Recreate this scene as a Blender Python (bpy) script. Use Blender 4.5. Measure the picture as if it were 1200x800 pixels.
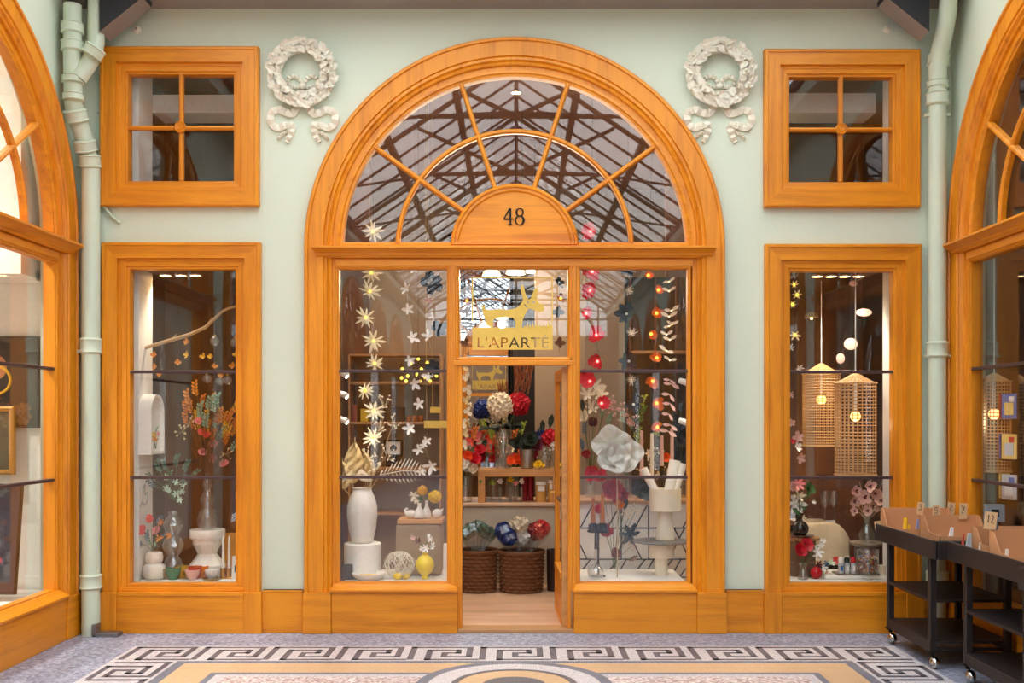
import bpy, math, random
from mathutils import Vector, Matrix, Euler
PI = math.pi
for o in list(bpy.data.objects): bpy.data.objects.remove(o, do_unlink=True)
sc = bpy.context.scene
COL = sc.collection

# ---------------------------------------------------------------- camera, light, exposure
EYE, DIST, F, VX, VY = 1.667, 8.0, 1200.0, 605.0, 490.0
cam = bpy.data.objects.new('camera', bpy.data.cameras.new('camera'))
COL.objects.link(cam)
cam.location = (0, -DIST, EYE); cam.rotation_euler = (PI/2, 0, 0)
cam.data.sensor_width = 36; cam.data.lens = 36*F/1200
cam.data.shift_x = -(VX-600)/1200; cam.data.shift_y = (VY-400)/1200
cam.data.clip_start = .05; cam.data.clip_end = 200
sc.camera = cam
sc.view_settings.view_transform = 'Standard'; sc.view_settings.look = 'None'
sc.view_settings.exposure = 0.0; sc.view_settings.gamma = 1.0
sc.view_settings.use_curve_mapping = False
sc.cycles.max_bounces = 8; sc.cycles.diffuse_bounces = 4; sc.cycles.glossy_bounces = 4
sc.cycles.transparent_max_bounces = 24; sc.cycles.sample_clamp_indirect = 6
sc.cycles.caustics_reflective = False; sc.cycles.caustics_refractive = False
SKY = 5.1
LAMP = .6
world = bpy.data.worlds.new('sky'); sc.world = world; world.use_nodes = True
nt = world.node_tree; bg = nt.nodes['Background']
bg.inputs[0].default_value = (.95, .98, 1.0, 1); bg.inputs[1].default_value = SKY

def P(px, py, y=0.0):
    s = F/(DIST+y)
    return Vector(((px-VX)/s, y, EYE+(VY-py)/s))
def S(y=0.0): return F/(DIST+y)

# ---------------------------------------------------------------- materials
def lin(r, g, b):
    f = lambda c: (c/255/12.92) if c <= 10 else ((c/255+.055)/1.055)**2.4
    return (f(r), f(g), f(b), 1)
MATS = {}
def newmat(name):
    m = bpy.data.materials.new(name); m.use_nodes = True
    return m, m.node_tree.nodes, m.node_tree.links, m.node_tree.nodes['Principled BSDF']
def mat(name, rgb, rough=.6, metal=0, var=.08, scale=30, bump=0, bscale=80, spec=.4, sheen=0):
    if name in MATS: return MATS[name]
    m, N, L, b = newmat(name)
    c = lin(*rgb)
    b.inputs['Roughness'].default_value = rough; b.inputs['Metallic'].default_value = metal
    b.inputs['Specular IOR Level'].default_value = spec
    tc = N.new('ShaderNodeTexCoord'); nz = N.new('ShaderNodeTexNoise')
    nz.inputs['Scale'].default_value = scale; nz.inputs['Detail'].default_value = 3
    L.new(tc.outputs['Object'], nz.inputs['Vector'])
    mx = N.new('ShaderNodeMix'); mx.data_type = 'RGBA'
    mx.inputs[6].default_value = (*[x*(1-var) for x in c[:3]], 1)
    mx.inputs[7].default_value = (*[min(1, x*(1+var)) for x in c[:3]], 1)
    L.new(nz.outputs['Fac'], mx.inputs[0]); L.new(mx.outputs[2], b.inputs['Base Color'])
    if bump:
        n2 = N.new('ShaderNodeTexNoise'); n2.inputs['Scale'].default_value = bscale; n2.inputs['Detail'].default_value = 4
        L.new(tc.outputs['Object'], n2.inputs['Vector'])
        bp = N.new('ShaderNodeBump'); bp.inputs['Strength'].default_value = bump; bp.inputs['Distance'].default_value = .01
        L.new(n2.outputs['Fac'], bp.inputs['Height']); L.new(bp.outputs[0], b.inputs['Normal'])
    MATS[name] = m; return m
def wood(name, c1, c2, axis, rough=.42, k=14, coat=.1):
    m, N, L, b = newmat(name)
    tc = N.new('ShaderNodeTexCoord'); mp = N.new('ShaderNodeMapping')
    sc_ = [k, k, k]; sc_[axis] = k*.06
    mp.inputs['Scale'].default_value = sc_
    L.new(tc.outputs['Object'], mp.inputs['Vector'])
    nz = N.new('ShaderNodeTexNoise'); nz.inputs['Scale'].default_value = 1; nz.inputs['Detail'].default_value = 6
    nz.inputs['Distortion'].default_value = .8
    L.new(mp.outputs[0], nz.inputs['Vector'])
    n2 = N.new('ShaderNodeTexNoise'); n2.inputs['Scale'].default_value = 9; n2.inputs['Detail'].default_value = 3
    L.new(mp.outputs[0], n2.inputs['Vector'])
    n3 = N.new('ShaderNodeTexNoise'); n3.inputs['Scale'].default_value = 1.3
    L.new(tc.outputs['Object'], n3.inputs['Vector'])
    a = N.new('ShaderNodeMath'); a.operation = 'MULTIPLY_ADD'; a.inputs[1].default_value = .35
    L.new(n2.outputs['Fac'], a.inputs[0]); L.new(nz.outputs['Fac'], a.inputs[2])
    a2 = N.new('ShaderNodeMath'); a2.operation = 'MULTIPLY_ADD'; a2.inputs[1].default_value = .5
    L.new(n3.outputs['Fac'], a2.inputs[0]); L.new(a.outputs[0], a2.inputs[2])
    r = N.new('ShaderNodeValToRGB'); r.color_ramp.elements[0].position = .55; r.color_ramp.elements[1].position = 1.2
    r.color_ramp.elements[1].position = 1.0
    r.color_ramp.elements[0].color = lin(*c1); r.color_ramp.elements[1].color = lin(*c2)
    L.new(a2.outputs[0], r.inputs['Fac']); L.new(r.outputs[0], b.inputs['Base Color'])
    b.inputs['Roughness'].default_value = rough; b.inputs['Coat Weight'].default_value = coat; b.inputs['Coat Roughness'].default_value = .25
    bp = N.new('ShaderNodeBump'); bp.inputs['Strength'].default_value = .08; bp.inputs['Distance'].default_value = .004
    L.new(n2.outputs['Fac'], bp.inputs['Height']); L.new(bp.outputs[0], b.inputs['Normal'])
    MATS[name] = m; return m
def emis(name, rgb, strength, sample=False):
    if name in MATS: return MATS[name]
    m, N, L, b = newmat(name)
    b.inputs['Base Color'].default_value = lin(*rgb); b.inputs['Emission Color'].default_value = lin(*rgb)
    b.inputs['Emission Strength'].default_value = strength
    if not sample:
        try: m.cycles.emission_sampling = 'NONE'
        except Exception: pass
    MATS[name] = m; return m
def glass(name, tint=(1, 1, 1), refl=.04, rough=0.0, body=0.0, bodycol=(1, 1, 1), gloss=(1, 1, 1)):
    m, N, L, b = newmat(name)
    N.remove(b)
    out = N['Material Output']
    t = N.new('ShaderNodeBsdfTransparent'); t.inputs[0].default_value = (*tint, 1)
    g = N.new('ShaderNodeBsdfGlossy'); g.inputs['Roughness'].default_value = rough; g.inputs[0].default_value = (*gloss, 1)
    lw = N.new('ShaderNodeLayerWeight'); lw.inputs[0].default_value = .5
    p = N.new('ShaderNodeMath'); p.operation = 'POWER'; p.inputs[1].default_value = 5
    L.new(lw.outputs['Facing'], p.inputs[0])
    q = N.new('ShaderNodeMath'); q.operation = 'MULTIPLY_ADD'; q.inputs[1].default_value = 1-refl; q.inputs[2].default_value = refl
    L.new(p.outputs[0], q.inputs[0])
    src = t.outputs[0]
    if body:
        d = N.new('ShaderNodeBsdfTranslucent'); d.inputs[0].default_value = (*bodycol, 1)
        mb = N.new('ShaderNodeMixShader'); mb.inputs[0].default_value = body
        L.new(t.outputs[0], mb.inputs[1]); L.new(d.outputs[0], mb.inputs[2]); src = mb.outputs[0]
    mx = N.new('ShaderNodeMixShader')
    L.new(q.outputs[0], mx.inputs[0]); L.new(src, mx.inputs[1]); L.new(g.outputs[0], mx.inputs[2])
    L.new(mx.outputs[0], out.inputs['Surface'])
    MATS[name] = m; return m
def translucent(name, rgb, tr=.4, rough=.6):
    m, N, L, b = newmat(name)
    b.inputs['Base Color'].default_value = lin(*rgb); b.inputs['Roughness'].default_value = rough
    t = N.new('ShaderNodeBsdfTranslucent'); t.inputs[0].default_value = lin(*rgb)
    mx = N.new('ShaderNodeMixShader'); mx.inputs[0].default_value = tr
    L.new(b.outputs[0], mx.inputs[1]); L.new(t.outputs[0], mx.inputs[2]); L.new(mx.outputs[0], N['Material Output'].inputs['Surface'])
    MATS[name] = m; return m
def tessera(name, rgb, rgb2, size=.014, grout=(150, 145, 140)):
    m, N, L, b = newmat(name)
    tc = N.new('ShaderNodeTexCoord')
    v = N.new('ShaderNodeTexVoronoi'); v.feature = 'F1'; v.inputs['Scale'].default_value = 1/size; v.inputs['Randomness'].default_value = .55
    e = N.new('ShaderNodeTexVoronoi'); e.feature = 'DISTANCE_TO_EDGE'; e.inputs['Scale'].default_value = 1/size; e.inputs['Randomness'].default_value = .55
    L.new(tc.outputs['Object'], v.inputs['Vector']); L.new(tc.outputs['Object'], e.inputs['Vector'])
    mx = N.new('ShaderNodeMix'); mx.data_type = 'RGBA'; mx.inputs[6].default_value = lin(*rgb); mx.inputs[7].default_value = lin(*rgb2)
    sp = N.new('ShaderNodeSeparateColor'); L.new(v.outputs['Color'], sp.inputs[0]); L.new(sp.outputs[0], mx.inputs[0])
    st = N.new('ShaderNodeMath'); st.operation = 'LESS_THAN'; st.inputs[1].default_value = .06
    L.new(e.outputs['Distance'], st.inputs[0])
    m2 = N.new('ShaderNodeMix'); m2.data_type = 'RGBA'; L.new(st.outputs[0], m2.inputs[0]); L.new(mx.outputs[2], m2.inputs[6]); m2.inputs[7].default_value = lin(*grout)
    L.new(m2.outputs[2], b.inputs['Base Color']); b.inputs['Roughness'].default_value = .45
    MATS[name] = m; return m

WA, WB = (186, 99, 4), (229, 144, 20)
wh = wood('oak_varnish_horizontal', WA, WB, 0)
wv = wood('oak_varnish_vertical', WA, WB, 2)
wy = wood('oak_varnish_lengthwise', WA, WB, 1)
pale_wood = wood('pale_floorboards', (184, 138, 104), (222, 182, 150), 0, .4, 8)
shelf_wood = wood('shelf_oak', (150, 104, 62), (186, 138, 90), 0, .5)
brown_wood = wood('brown_panelling', (80, 47, 30), (106, 66, 44), 2, .5)
riser_wood = wood('honey_oak', (172, 116, 58), (206, 150, 88), 0, .45)
green = mat('sage_green_plaster', (213, 222, 202), .75, 0, .035, 2.2, .15, 25)
pipe_green = mat('sage_green_pipe_paint', (206, 218, 196), .4, 0, .05, 9, .1, 40)
soffit_grey = mat('grey_painted_metal', (150, 142, 136), .6)
dark_iron = mat('dark_iron', (52, 54, 60), .5, .3)
plaster_white = mat('aged_white_plaster', (232, 225, 206), .8, 0, .1, 40, .3, 60)
bar_metal = mat('bronze_glazing_bar', (84, 64, 66), .4, .4)
pane = glass('window_glass', refl=.04)
fanpane = glass('old_fanlight_glass', refl=.062, gloss=(1, .9, .84))
vaseglass = glass('blown_glass', (.94, .96, .96), refl=.09, body=.05)
roofglass = glass('milky_roof_glass', (.9, .93, .95), refl=.04, body=.35)
white = mat('white_paint', (238, 234, 226), .55)
ceramic = mat('white_ceramic', (240, 234, 224), .3)
cream_cer = mat('cream_ceramic', (232, 220, 192), .4)
beige = mat('beige_wall_paint', (158, 136, 112), .7, 0, .05, 3)
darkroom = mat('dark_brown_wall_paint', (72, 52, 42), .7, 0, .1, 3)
black = mat('black_metal', (22, 20, 21), .6, spec=.25)
dark_paint = mat('black_brown_paint', (38, 31, 31), .5, 0, .15, 20, .1, 60)
chrome = mat('chrome', (190, 188, 184), .15, 1)
brass = mat('brushed_brass', (206, 160, 78), .3, 1)
signyellow = mat('yellow_vinyl', (224, 188, 88), .5)
cord_mat = mat('thin_cord', (90, 78, 66), .7)
kraft = mat('brown_cardboard', (202, 146, 102), .75, 0, .06, 12)
kraft_light = mat('kraft_paper', (226, 186, 140), .75)

# ---------------------------------------------------------------- mesh helpers
class MB:
    def __init__(s): s.v = []; s.f = []; s.m = []
    def add(s, vs, fs, m=0):
        n = len(s.v); s.v.extend([tuple(p) for p in vs])
        for f in fs: s.f.append(tuple(i+n for i in f)); s.m.append(m)
        return s
    def box(s, x0, x1, y0, y1, z0, z1, m=0):
        vs = [(x, y, z) for z in (z0, z1) for y in (y0, y1) for x in (x0, x1)]
        return s.add(vs, [(0, 2, 3, 1), (4, 5, 7, 6), (0, 1, 5, 4), (2, 6, 7, 3), (0, 4, 6, 2), (1, 3, 7, 5)], m)
    def obox(s, c, ax, ay, az, m=0):
        c, ax, ay, az = map(Vector, (c, ax, ay, az))
        vs = [c+ax*i+ay*j+az*k for k in (-1, 1) for j in (-1, 1) for i in (-1, 1)]
        return s.add(vs, [(0, 2, 3, 1), (4, 5, 7, 6), (0, 1, 5, 4), (2, 6, 7, 3), (0, 4, 6, 2), (1, 3, 7, 5)], m)
    def tube(s, pts, r, n=8, m=0, cap=True):
        pts = [Vector(p) for p in pts]; k = len(pts)
        rs = r if isinstance(r, (list, tuple)) else [r]*k
        vs = []; up = None
        for i, p in enumerate(pts):
            d = (pts[min(i+1, k-1)]-pts[max(i-1, 0)])
            d = d.normalized() if d.length > 1e-9 else Vector((0, 0, 1))
            if up is None:
                up = Vector((0, 0, 1)) if abs(d.z) < .9 else Vector((1, 0, 0))
            a = d.cross(up)
            if a.length < 1e-6: a = d.cross(Vector((0, 1, 0)))
            a.normalize(); b = d.cross(a).normalized(); up = -b
            for j in range(n):
                t = 2*PI*j/n; vs.append(p+(a*math.cos(t)+b*math.sin(t))*rs[i])
        fs = [(i*n+j, i*n+(j+1) % n, (i+1)*n+(j+1) % n, (i+1)*n+j) for i in range(k-1) for j in range(n)]
        if cap: fs += [tuple(range(n-1, -1, -1)), tuple((k-1)*n+j for j in range(n))]
        return s.add(vs, fs, m)
    def lathe(s, prof, c=(0, 0, 0), n=24, m=0, sx=1, sy=1):
        c = Vector(c); k = len(prof); vs = []
        for r, z in prof:
            for j in range(n):
                t = 2*PI*j/n; vs.append((c.x+r*math.cos(t)*sx, c.y+r*math.sin(t)*sy, c.z+z))
        fs = [(i*n+j, i*n+(j+1) % n, (i+1)*n+(j+1) % n, (i+1)*n+j) for i in range(k-1) for j in range(n)]
        if prof[0][0] > 1e-5: fs.append(tuple(range(n-1, -1, -1)))
        if prof[-1][0] > 1e-5: fs.append(tuple((k-1)*n+j for j in range(n)))
        return s.add(vs, fs, m)
    def sphere(s, c, r, n=12, k=8, m=0, sc=(1, 1, 1)):
        return s.add([(c[0]+r*sc[0]*math.sin(PI*i/k)*math.cos(2*PI*j/n), c[1]+r*sc[1]*math.sin(PI*i/k)*math.sin(2*PI*j/n), c[2]+r*sc[2]*math.cos(PI*i/k)) for i in range(k+1) for j in range(n)],
                     [(i*n+j, (i+1)*n+j, (i+1)*n+(j+1) % n, i*n+(j+1) % n) for i in range(k) for j in range(n)], m)
    def torus(s, c, R, r, n=32, k=10, axis='z', m=0):
        c = Vector(c); vs = []
        for i in range(n):
            t = 2*PI*i/n
            for j in range(k):
                u = 2*PI*j/k; q = (R+r*math.cos(u)); a = (q*math.cos(t), q*math.sin(t), r*math.sin(u))
                vs.append(c+Vector(a if axis == 'z' else ((a[0], a[2], a[1]) if axis == 'y' else (a[2], a[0], a[1]))))
        return s.add(vs, [(i*k+j, ((i+1) % n)*k+j, ((i+1) % n)*k+(j+1) % k, i*k+(j+1) % k) for i in range(n) for j in range(k)], m)
    def loops(s, loops, closed=True, ms=None):
        n = len(loops[0]); vs = [p for l in loops for p in l]
        b = len(s.v); s.v.extend([tuple(p) for p in vs])
        for i in range(len(loops)-1):
            for j in range(n if closed else n-1):
                k = (j+1) % n
                s.f.append((b+i*n+j, b+i*n+k, b+(i+1)*n+k, b+(i+1)*n+j)); s.m.append(ms[j] if ms else 0)
        return s
    def petal(s, c, d, up, L, W, curl=.2, m=0, tip=.15):
        c, d, up = Vector(c), Vector(d).normalized(), Vector(up).normalized()
        w = d.cross(up).normalized(); vs = []
        for t, q in ((0, .18), (.35, .85), (.7, .95), (1, tip)):
            p = c+d*L*t+up*L*curl*t*t
            vs += [p-w*W*.5*q+up*W*.12*q, p-up*W*.03, p+w*W*.5*q+up*W*.12*q]
        return s.add(vs, [(i*3+j, i*3+j+1, i*3+j+4, i*3+j+3) for i in range(3) for j in range(2)], m)
    def flower(s, c, axis, n, L, W, cup=.3, m=0, rng=None, tip=.15, curl=.2):
        ax = Vector(axis).normalized(); a = ax.cross(Vector((0, 0, 1)))
        if a.length < .05: a = Vector((1, 0, 0))
        a.normalize(); b = ax.cross(a)
        for i in range(n):
            t = 2*PI*i/n+(rng.uniform(-.18, .18) if rng else 0)
            k = rng.uniform(.8, 1.15) if rng else 1
            d = (a*math.cos(t)+b*math.sin(t))*math.cos(cup)+ax*math.sin(cup)
            s.petal(c, d, ax, L*k, W*k, curl, m, tip)
        return s
    def spray(s, p0, p1, n, L, W, m=0, ms=1, r=.002, rng=None, tip=.2):
        p0, p1 = Vector(p0), Vector(p1); d = p1-p0
        side = d.cross(Vector((0, 1, 0)))
        if side.length < 1e-4: side = Vector((1, 0, 0))
        side.normalize(); s.tube([p0, p0+d*.5+side*.08*d.length, p1], r, 4, ms)
        for i in range(n):
            t = .3+.7*i/max(1, n-1); sg = 1 if i % 2 else -1
            p = p0+d*t+side*.32*d.length*t*(1-t)
            dd = d.normalized()*.8+side*sg*.8+Vector((0, rng.uniform(-.5, .5) if rng else 0, 0))
            up = Vector((0, -1, .3)) if rng is None else Vector((rng.uniform(-.5, .5), -1, rng.uniform(-.3, .8)))
            s.petal(p, dd, up, L, W, .1, m, tip)
        return s
    def pompom(s, c, r, n, L, rng, m=0):
        for i in range(n):
            z = 1-2*(i+.5)/n; t = i*2.399963; q = math.sqrt(1-z*z)
            d = Vector((q*math.cos(t), q*math.sin(t), z))
            s.flower(Vector(c)+d*r*rng.uniform(.82, 1.0), d+Vector((rng.uniform(-.3, .3),)*3), 4, L, L*.85, .25, m, rng, .5)
        return s.sphere(c, r*.82, 10, 7, m)
    def build(s, name, mats, parent=None, loc=(0, 0, 0), smooth=False, bevel=0, ang=.6):
        me = bpy.data.meshes.new(name); me.from_pydata(s.v, [], s.f)
        for m in (mats if isinstance(mats, (list, tuple)) else [mats]): me.materials.append(m)
        if len(me.materials) > 1: me.polygons.foreach_set('material_index', s.m)
        if smooth:
            me.polygons.foreach_set('use_smooth', [True]*len(me.polygons)); me.set_sharp_from_angle(angle=ang)
        me.update()
        o = bpy.data.objects.new(name, me); COL.objects.link(o); o.location = loc
        if parent: o.parent = parent
        if bevel:
            b = o.modifiers.new('edge', 'BEVEL'); b.width = bevel; b.segments = 2; b.limit_method = 'ANGLE'
        return o
def tag(o, label, cat, group=None):
    o['label'] = label; o['category'] = cat
    if group: o['group'] = group
    return o
def thing(name, label, cat, loc=(0, 0, 0), group=None, rz=0):
    o = bpy.data.objects.new(name, None); COL.objects.link(o); o.empty_display_size = .05
    o.location = loc; o.rotation_euler = (0, 0, rz); return tag(o, label, cat, group)
def struct(o, label=None, cat=None):
    o['kind'] = 'structure'
    if label: o['label'] = label
    if cat: o['category'] = cat
    return o
def sempty(name, label, cat, loc=(0, 0, 0), rz=0): return struct(thing(name, label, cat, loc, None, rz))
def dup(o, parent=None):
    c = o.copy(); COL.objects.link(c)
    if parent: c.parent = parent
    for ch in o.children: dup(ch, c)
    return c
ORD = 'first second third fourth fifth sixth seventh eighth ninth tenth eleventh twelfth thirteenth fourteenth'.split()
def flat(loops, ext, name, mats, parent=None, loc=(0, 0, 0), text=None):
    """Filled 2D outline (holes even-odd) in the local XZ plane, thickness 2*ext along y."""
    cu = bpy.data.curves.new(name, 'CURVE'); cu.dimensions = '2D'; cu.fill_mode = 'BOTH'; cu.extrude = ext
    for l in loops:
        sp = cu.splines.new('POLY'); sp.points.add(len(l)-1)
        for i, p in enumerate(l): sp.points[i].co = (p[0], p[1], 0, 1)
        sp.use_cyclic_u = True
    o = bpy.data.objects.new(name, cu); COL.objects.link(o)
    dg = bpy.context.evaluated_depsgraph_get(); dg.update()
    me = bpy.data.meshes.new_from_object(o.evaluated_get(dg))
    bpy.data.objects.remove(o); bpy.data.curves.remove(cu)
    me.transform(Matrix.Rotation(PI/2, 4, 'X')); me.name = name; me.materials.clear()
    for m in (mats if isinstance(mats, (list, tuple)) else [mats]): me.materials.append(m)
    r = bpy.data.objects.new(name, me); COL.objects.link(r); r.location = loc
    if parent: r.parent = parent
    return r
def glyph_loops(text, size, spacing=1.0):
    cu = bpy.data.curves.new('glyphs', 'FONT'); cu.body = text; cu.size = size; cu.space_character = spacing; cu.resolution_u = 4
    o = bpy.data.objects.new('glyphs', cu); COL.objects.link(o)
    dg = bpy.context.evaluated_depsgraph_get(); dg.update()
    c2 = o.evaluated_get(dg).to_curve(dg); out = []
    for sp in c2.splines:
        if sp.type == 'BEZIER':
            bp = sp.bezier_points; k = len(bp); l = []
            for i in range(k):
                a, b = bp[i], bp[(i+1) % k]
                for t in (0, .25, .5, .75):
                    u = 1-t; q = a.co*u**3+a.handle_right*3*u*u*t+b.handle_left*3*u*t*t+b.co*t**3
                    l.append((q.x, q.y))
            l2 = [l[0]]
            for q in l[1:]:
                if abs(q[0]-l2[-1][0])+abs(q[1]-l2[-1][1]) > 1e-5: l2.append(q)
            out.append(l2)
        else: out.append([(p.co.x, p.co.y) for p in sp.points])
    o.evaluated_get(dg).to_curve_clear(); bpy.data.objects.remove(o); bpy.data.curves.remove(cu)
    xs = [p[0] for l in out for p in l]; zs = [p[1] for l in out for p in l]
    return out, min(xs), max(xs), min(zs), max(zs)
def fit_glyphs(text, x0, x1, z0, z1, spacing=1.0):
    ls, a, b, c, d = glyph_loops(text, 1.0, spacing)
    return [[(x0+(p[0]-a)/(b-a)*(x1-x0), z0+(p[1]-c)/(d-c)*(z1-z0)) for p in l] for l in ls]
def light(kind, loc, energy, col=(1, .8, .55), size=.06, parent=None, **kw):
    d = bpy.data.lights.new('lamp_light', kind); d.energy = energy*LAMP; d.color = col
    if kind == 'AREA': d.size = size
    else: d.shadow_soft_size = size
    for k, v in kw.items(): setattr(d, k, v)
    o = bpy.data.objects.new('lamp_light', d); COL.objects.link(o); o.location = loc
    if parent: o.parent = parent
    return o
# ---------------------------------------------------------------- floor and mosaic
XL, XR = -3.45, 3.40          # inner faces of the side walls
XC = (603-VX)/150             # centre line of the shop front
t_grey = tessera('grey_tesserae', (180, 185, 204), (106, 110, 134), .022, (146, 146, 156))
t_white = tessera('white_tesserae', (218, 212, 214), (198, 190, 192), .015, (172, 166, 168))
t_dark = tessera('charcoal_tesserae', (74, 72, 82), (98, 94, 104), .015, (124, 120, 128))
t_blue = tessera('slate_blue_tesserae', (112, 116, 132), (92, 94, 108), .014, (150, 150, 155))
t_cream = tessera('cream_tesserae', (214, 178, 138), (204, 164, 124), .012, (196, 164, 130))
t_mix = tessera('mixed_tesserae', (240, 228, 222), (150, 104, 104), .018, (205, 190, 185))
m = MB(); m.box(XL-.2, XR+.2, -30, .02, -.12, 0)
floor = struct(m.build('floor', t_grey), 'grey mosaic floor of the arcade in front of the shop', 'floor')
MX0, MX1, MY1 = -2.79, 2.77, -.50          # mosaic carpet outline
MY0 = -6.2
def inlay(name, mt, quads, z):
    q = MB()
    for (x0, x1, y0, y1) in quads: q.box(x0, x1, y0, y1, 0, z)
    return q.build(name, mt, floor)
inlay('white_ground', t_white, [(MX0, MX1, MY0, MY1)], .0006)
BW = .46                                     # width of the key border
N_ = 12; per = (MX1-MX0-.04)/N_; u = per/9
keyrows = ['#.#######', '#.#.....#', '#.#.###.#', '#.#.#.#.#', '#.#.#...#', '#.#.#####', '#.#......', '#.#######']
keyrows = ['##.########',
           '##.##....##',
           '##.##.##.##',
           '##.##.##.##',
           '##.##.####'+'#',
           '##.##......',
           '##.########']
# one unit as (x0,x1,z0,z1) in 0..1 x 0..1, running along the border; after the photo: an upright, then a square hook turning in on itself
unit = [(.0, .09, .04, 1), (.0, .9, .90, 1), (.81, .9, .26, .9), (.46, .9, .20, .30), (.46, .55, .30, .58), (.55, .74, .48, .58),
        (.24, .33, .0, .76), (.24, .72, .68, .78), (.66, .74, .48, .78), (.24, 1.0, .0, .10)]
def key_strip(n, length, h, fn):
    qs = []
    p = length/n
    for i in range(n):
        for a, b, c, d in unit:
            qs.append(fn((i+a)*p, (i+b)*p, c*h, d*h))
    return qs
h = BW-.05
qs = key_strip(11, MX1-MX0-.06, h, lambda a, b, c, d: (MX0+.03+a, MX0+.03+b, MY1-.03-h+c, MY1-.03-h+d))
L_ = 5.1
qs += key_strip(11, L_, h, lambda a, b, c, d: (MX0+.03+c, MX0+.03+d, MY1-BW-.03-b, MY1-BW-.03-a))
qs += key_strip(11, L_, h, lambda a, b, c, d: (MX1-.03-d, MX1-.03-c, MY1-BW-.03-b, MY1-BW-.03-a))
inlay('key_border', t_dark, qs, .0012)
def frame_quads(i0, i1):
    a0, a1, b1 = MX0+i0, MX1-i0, MY1-i0; w = i1-i0
    return [(a0, a1, b1-w, b1), (a0, a0+w, MY0, b1-w), (a1-w, a1, MY0, b1-w)]
inlay('slate_line', t_blue, frame_quads(BW+.005, BW+.075), .0014)
inlay('cream_band', t_cream, frame_quads(BW+.075, BW+.33), .0016)
inlay('slate_line', t_blue, frame_quads(BW+.33, BW+.375), .0018)
q = MB(); q.box(MX0+BW+.44, MX1-BW-.44, MY0, MY1-BW-.44, 0, .0020)
q.build('speckled_field', t_mix, floor)
RC = (XC+.0, MY1-BW-.02-.62)
def ring(name, mt, r0, r1, z):
    q = MB(); n = 72; vs = []
    for r in (r0, r1):
        for zz in (0, z): vs += [(RC[0]+r*math.cos(2*PI*i/n), RC[1]+r*math.sin(2*PI*i/n), zz) for i in range(n)]
    fs = []
    for i in range(n):
        j = (i+1) % n
        fs += [(n+i, 3*n+i, 3*n+j, n+j), (2*n+i, 2*n+j, 3*n+j, 3*n+i), (i, n+i, n+j, j)]
    q.add(vs, fs); return q.build(name, mt, floor)
ring('roundel_ring', t_blue, .545, .62, .0024); ring('roundel_band', t_white, .40, .545, .0026)
ring('roundel_ring', t_dark, .355, .40, .0028); ring('roundel_band', t_cream, .20, .355, .0030)
ring('roundel_boss', t_dark, .001, .20, .0032)

# ---------------------------------------------------------------- walls
def rect(x0, x1, z0, z1): return [(x0, z0), (x1, z0), (x1, z1), (x0, z1)]
def wx(px): return (px-VX)/150
def wz(py): return (740-py)/150
ZS = wz(291); RO = 245/150
WT = 5.6
def arch_notch(xc, r, zs, n=40): return [(xc-r, 0)]+[(xc-r*math.cos(PI*i/n), zs+r*math.sin(PI*i/n)) for i in range(n+1)]+[(xc+r, 0)]
UPW = [(120, 305, 57, 243), (894, 1076, 60, 244)]
LOW = [(122, 307, 285, 692), (895, 1077, 287, 692)]
ri = RO-.1
loops = [[(XL, 0)]+arch_notch(XC, ri, ZS)+[(XR, 0), (XR, WT), (XL, WT)]]
for a, b, c, d in UPW: loops.append(rect(wx(a)+.1, wx(b)-.1, wz(d)+.1, wz(c)-.1))
for a, b, c, d in LOW: loops.append(rect(wx(a)+.1, wx(b)-.1, wz(d)+.02, wz(c)-.1))
w = flat(loops, .09, 'wall_front', green, None, (0, .09, 0)); struct(w, 'pale sage green plaster shop front wall with five openings', 'wall')
BAYY = [-1.72, -5.6, -9.5, -13.4, -17.3, -21.2]
def side_wall(name, x, sgn):
    # local x runs along the passage
    ls = [(-26, 0)]
    for y in sorted(BAYY): ls += arch_notch(y, ri, ZS)
    ls += [(0, 0), (0, WT), (-26, WT)]
    o = flat([ls], .09, name, green); o.rotation_euler = (0, 0, PI/2); o.location = (x+sgn*.09, 0, 0); return struct(o)
side_wall('wall_left', XL, -1)['label'] = 'sage green side wall of the arcade with an arched shop window, pipe corner'
side_wall('wall_right', XR, 1)['label'] = 'sage green side wall of the arcade behind the black carts'
m = MB(); m.box(XL-.2, XR+.2, -26.2, -26, 0, 4.4); m.box(XL-.2, -3.03, -26.2, -26, 4.4, 5.4); m.box(3.03, XR+.2, -26.2, -26, 4.4, 5.4); struct(m.build('wall_back', mat('brown_stone', (128, 92, 66), .7)))

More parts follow.
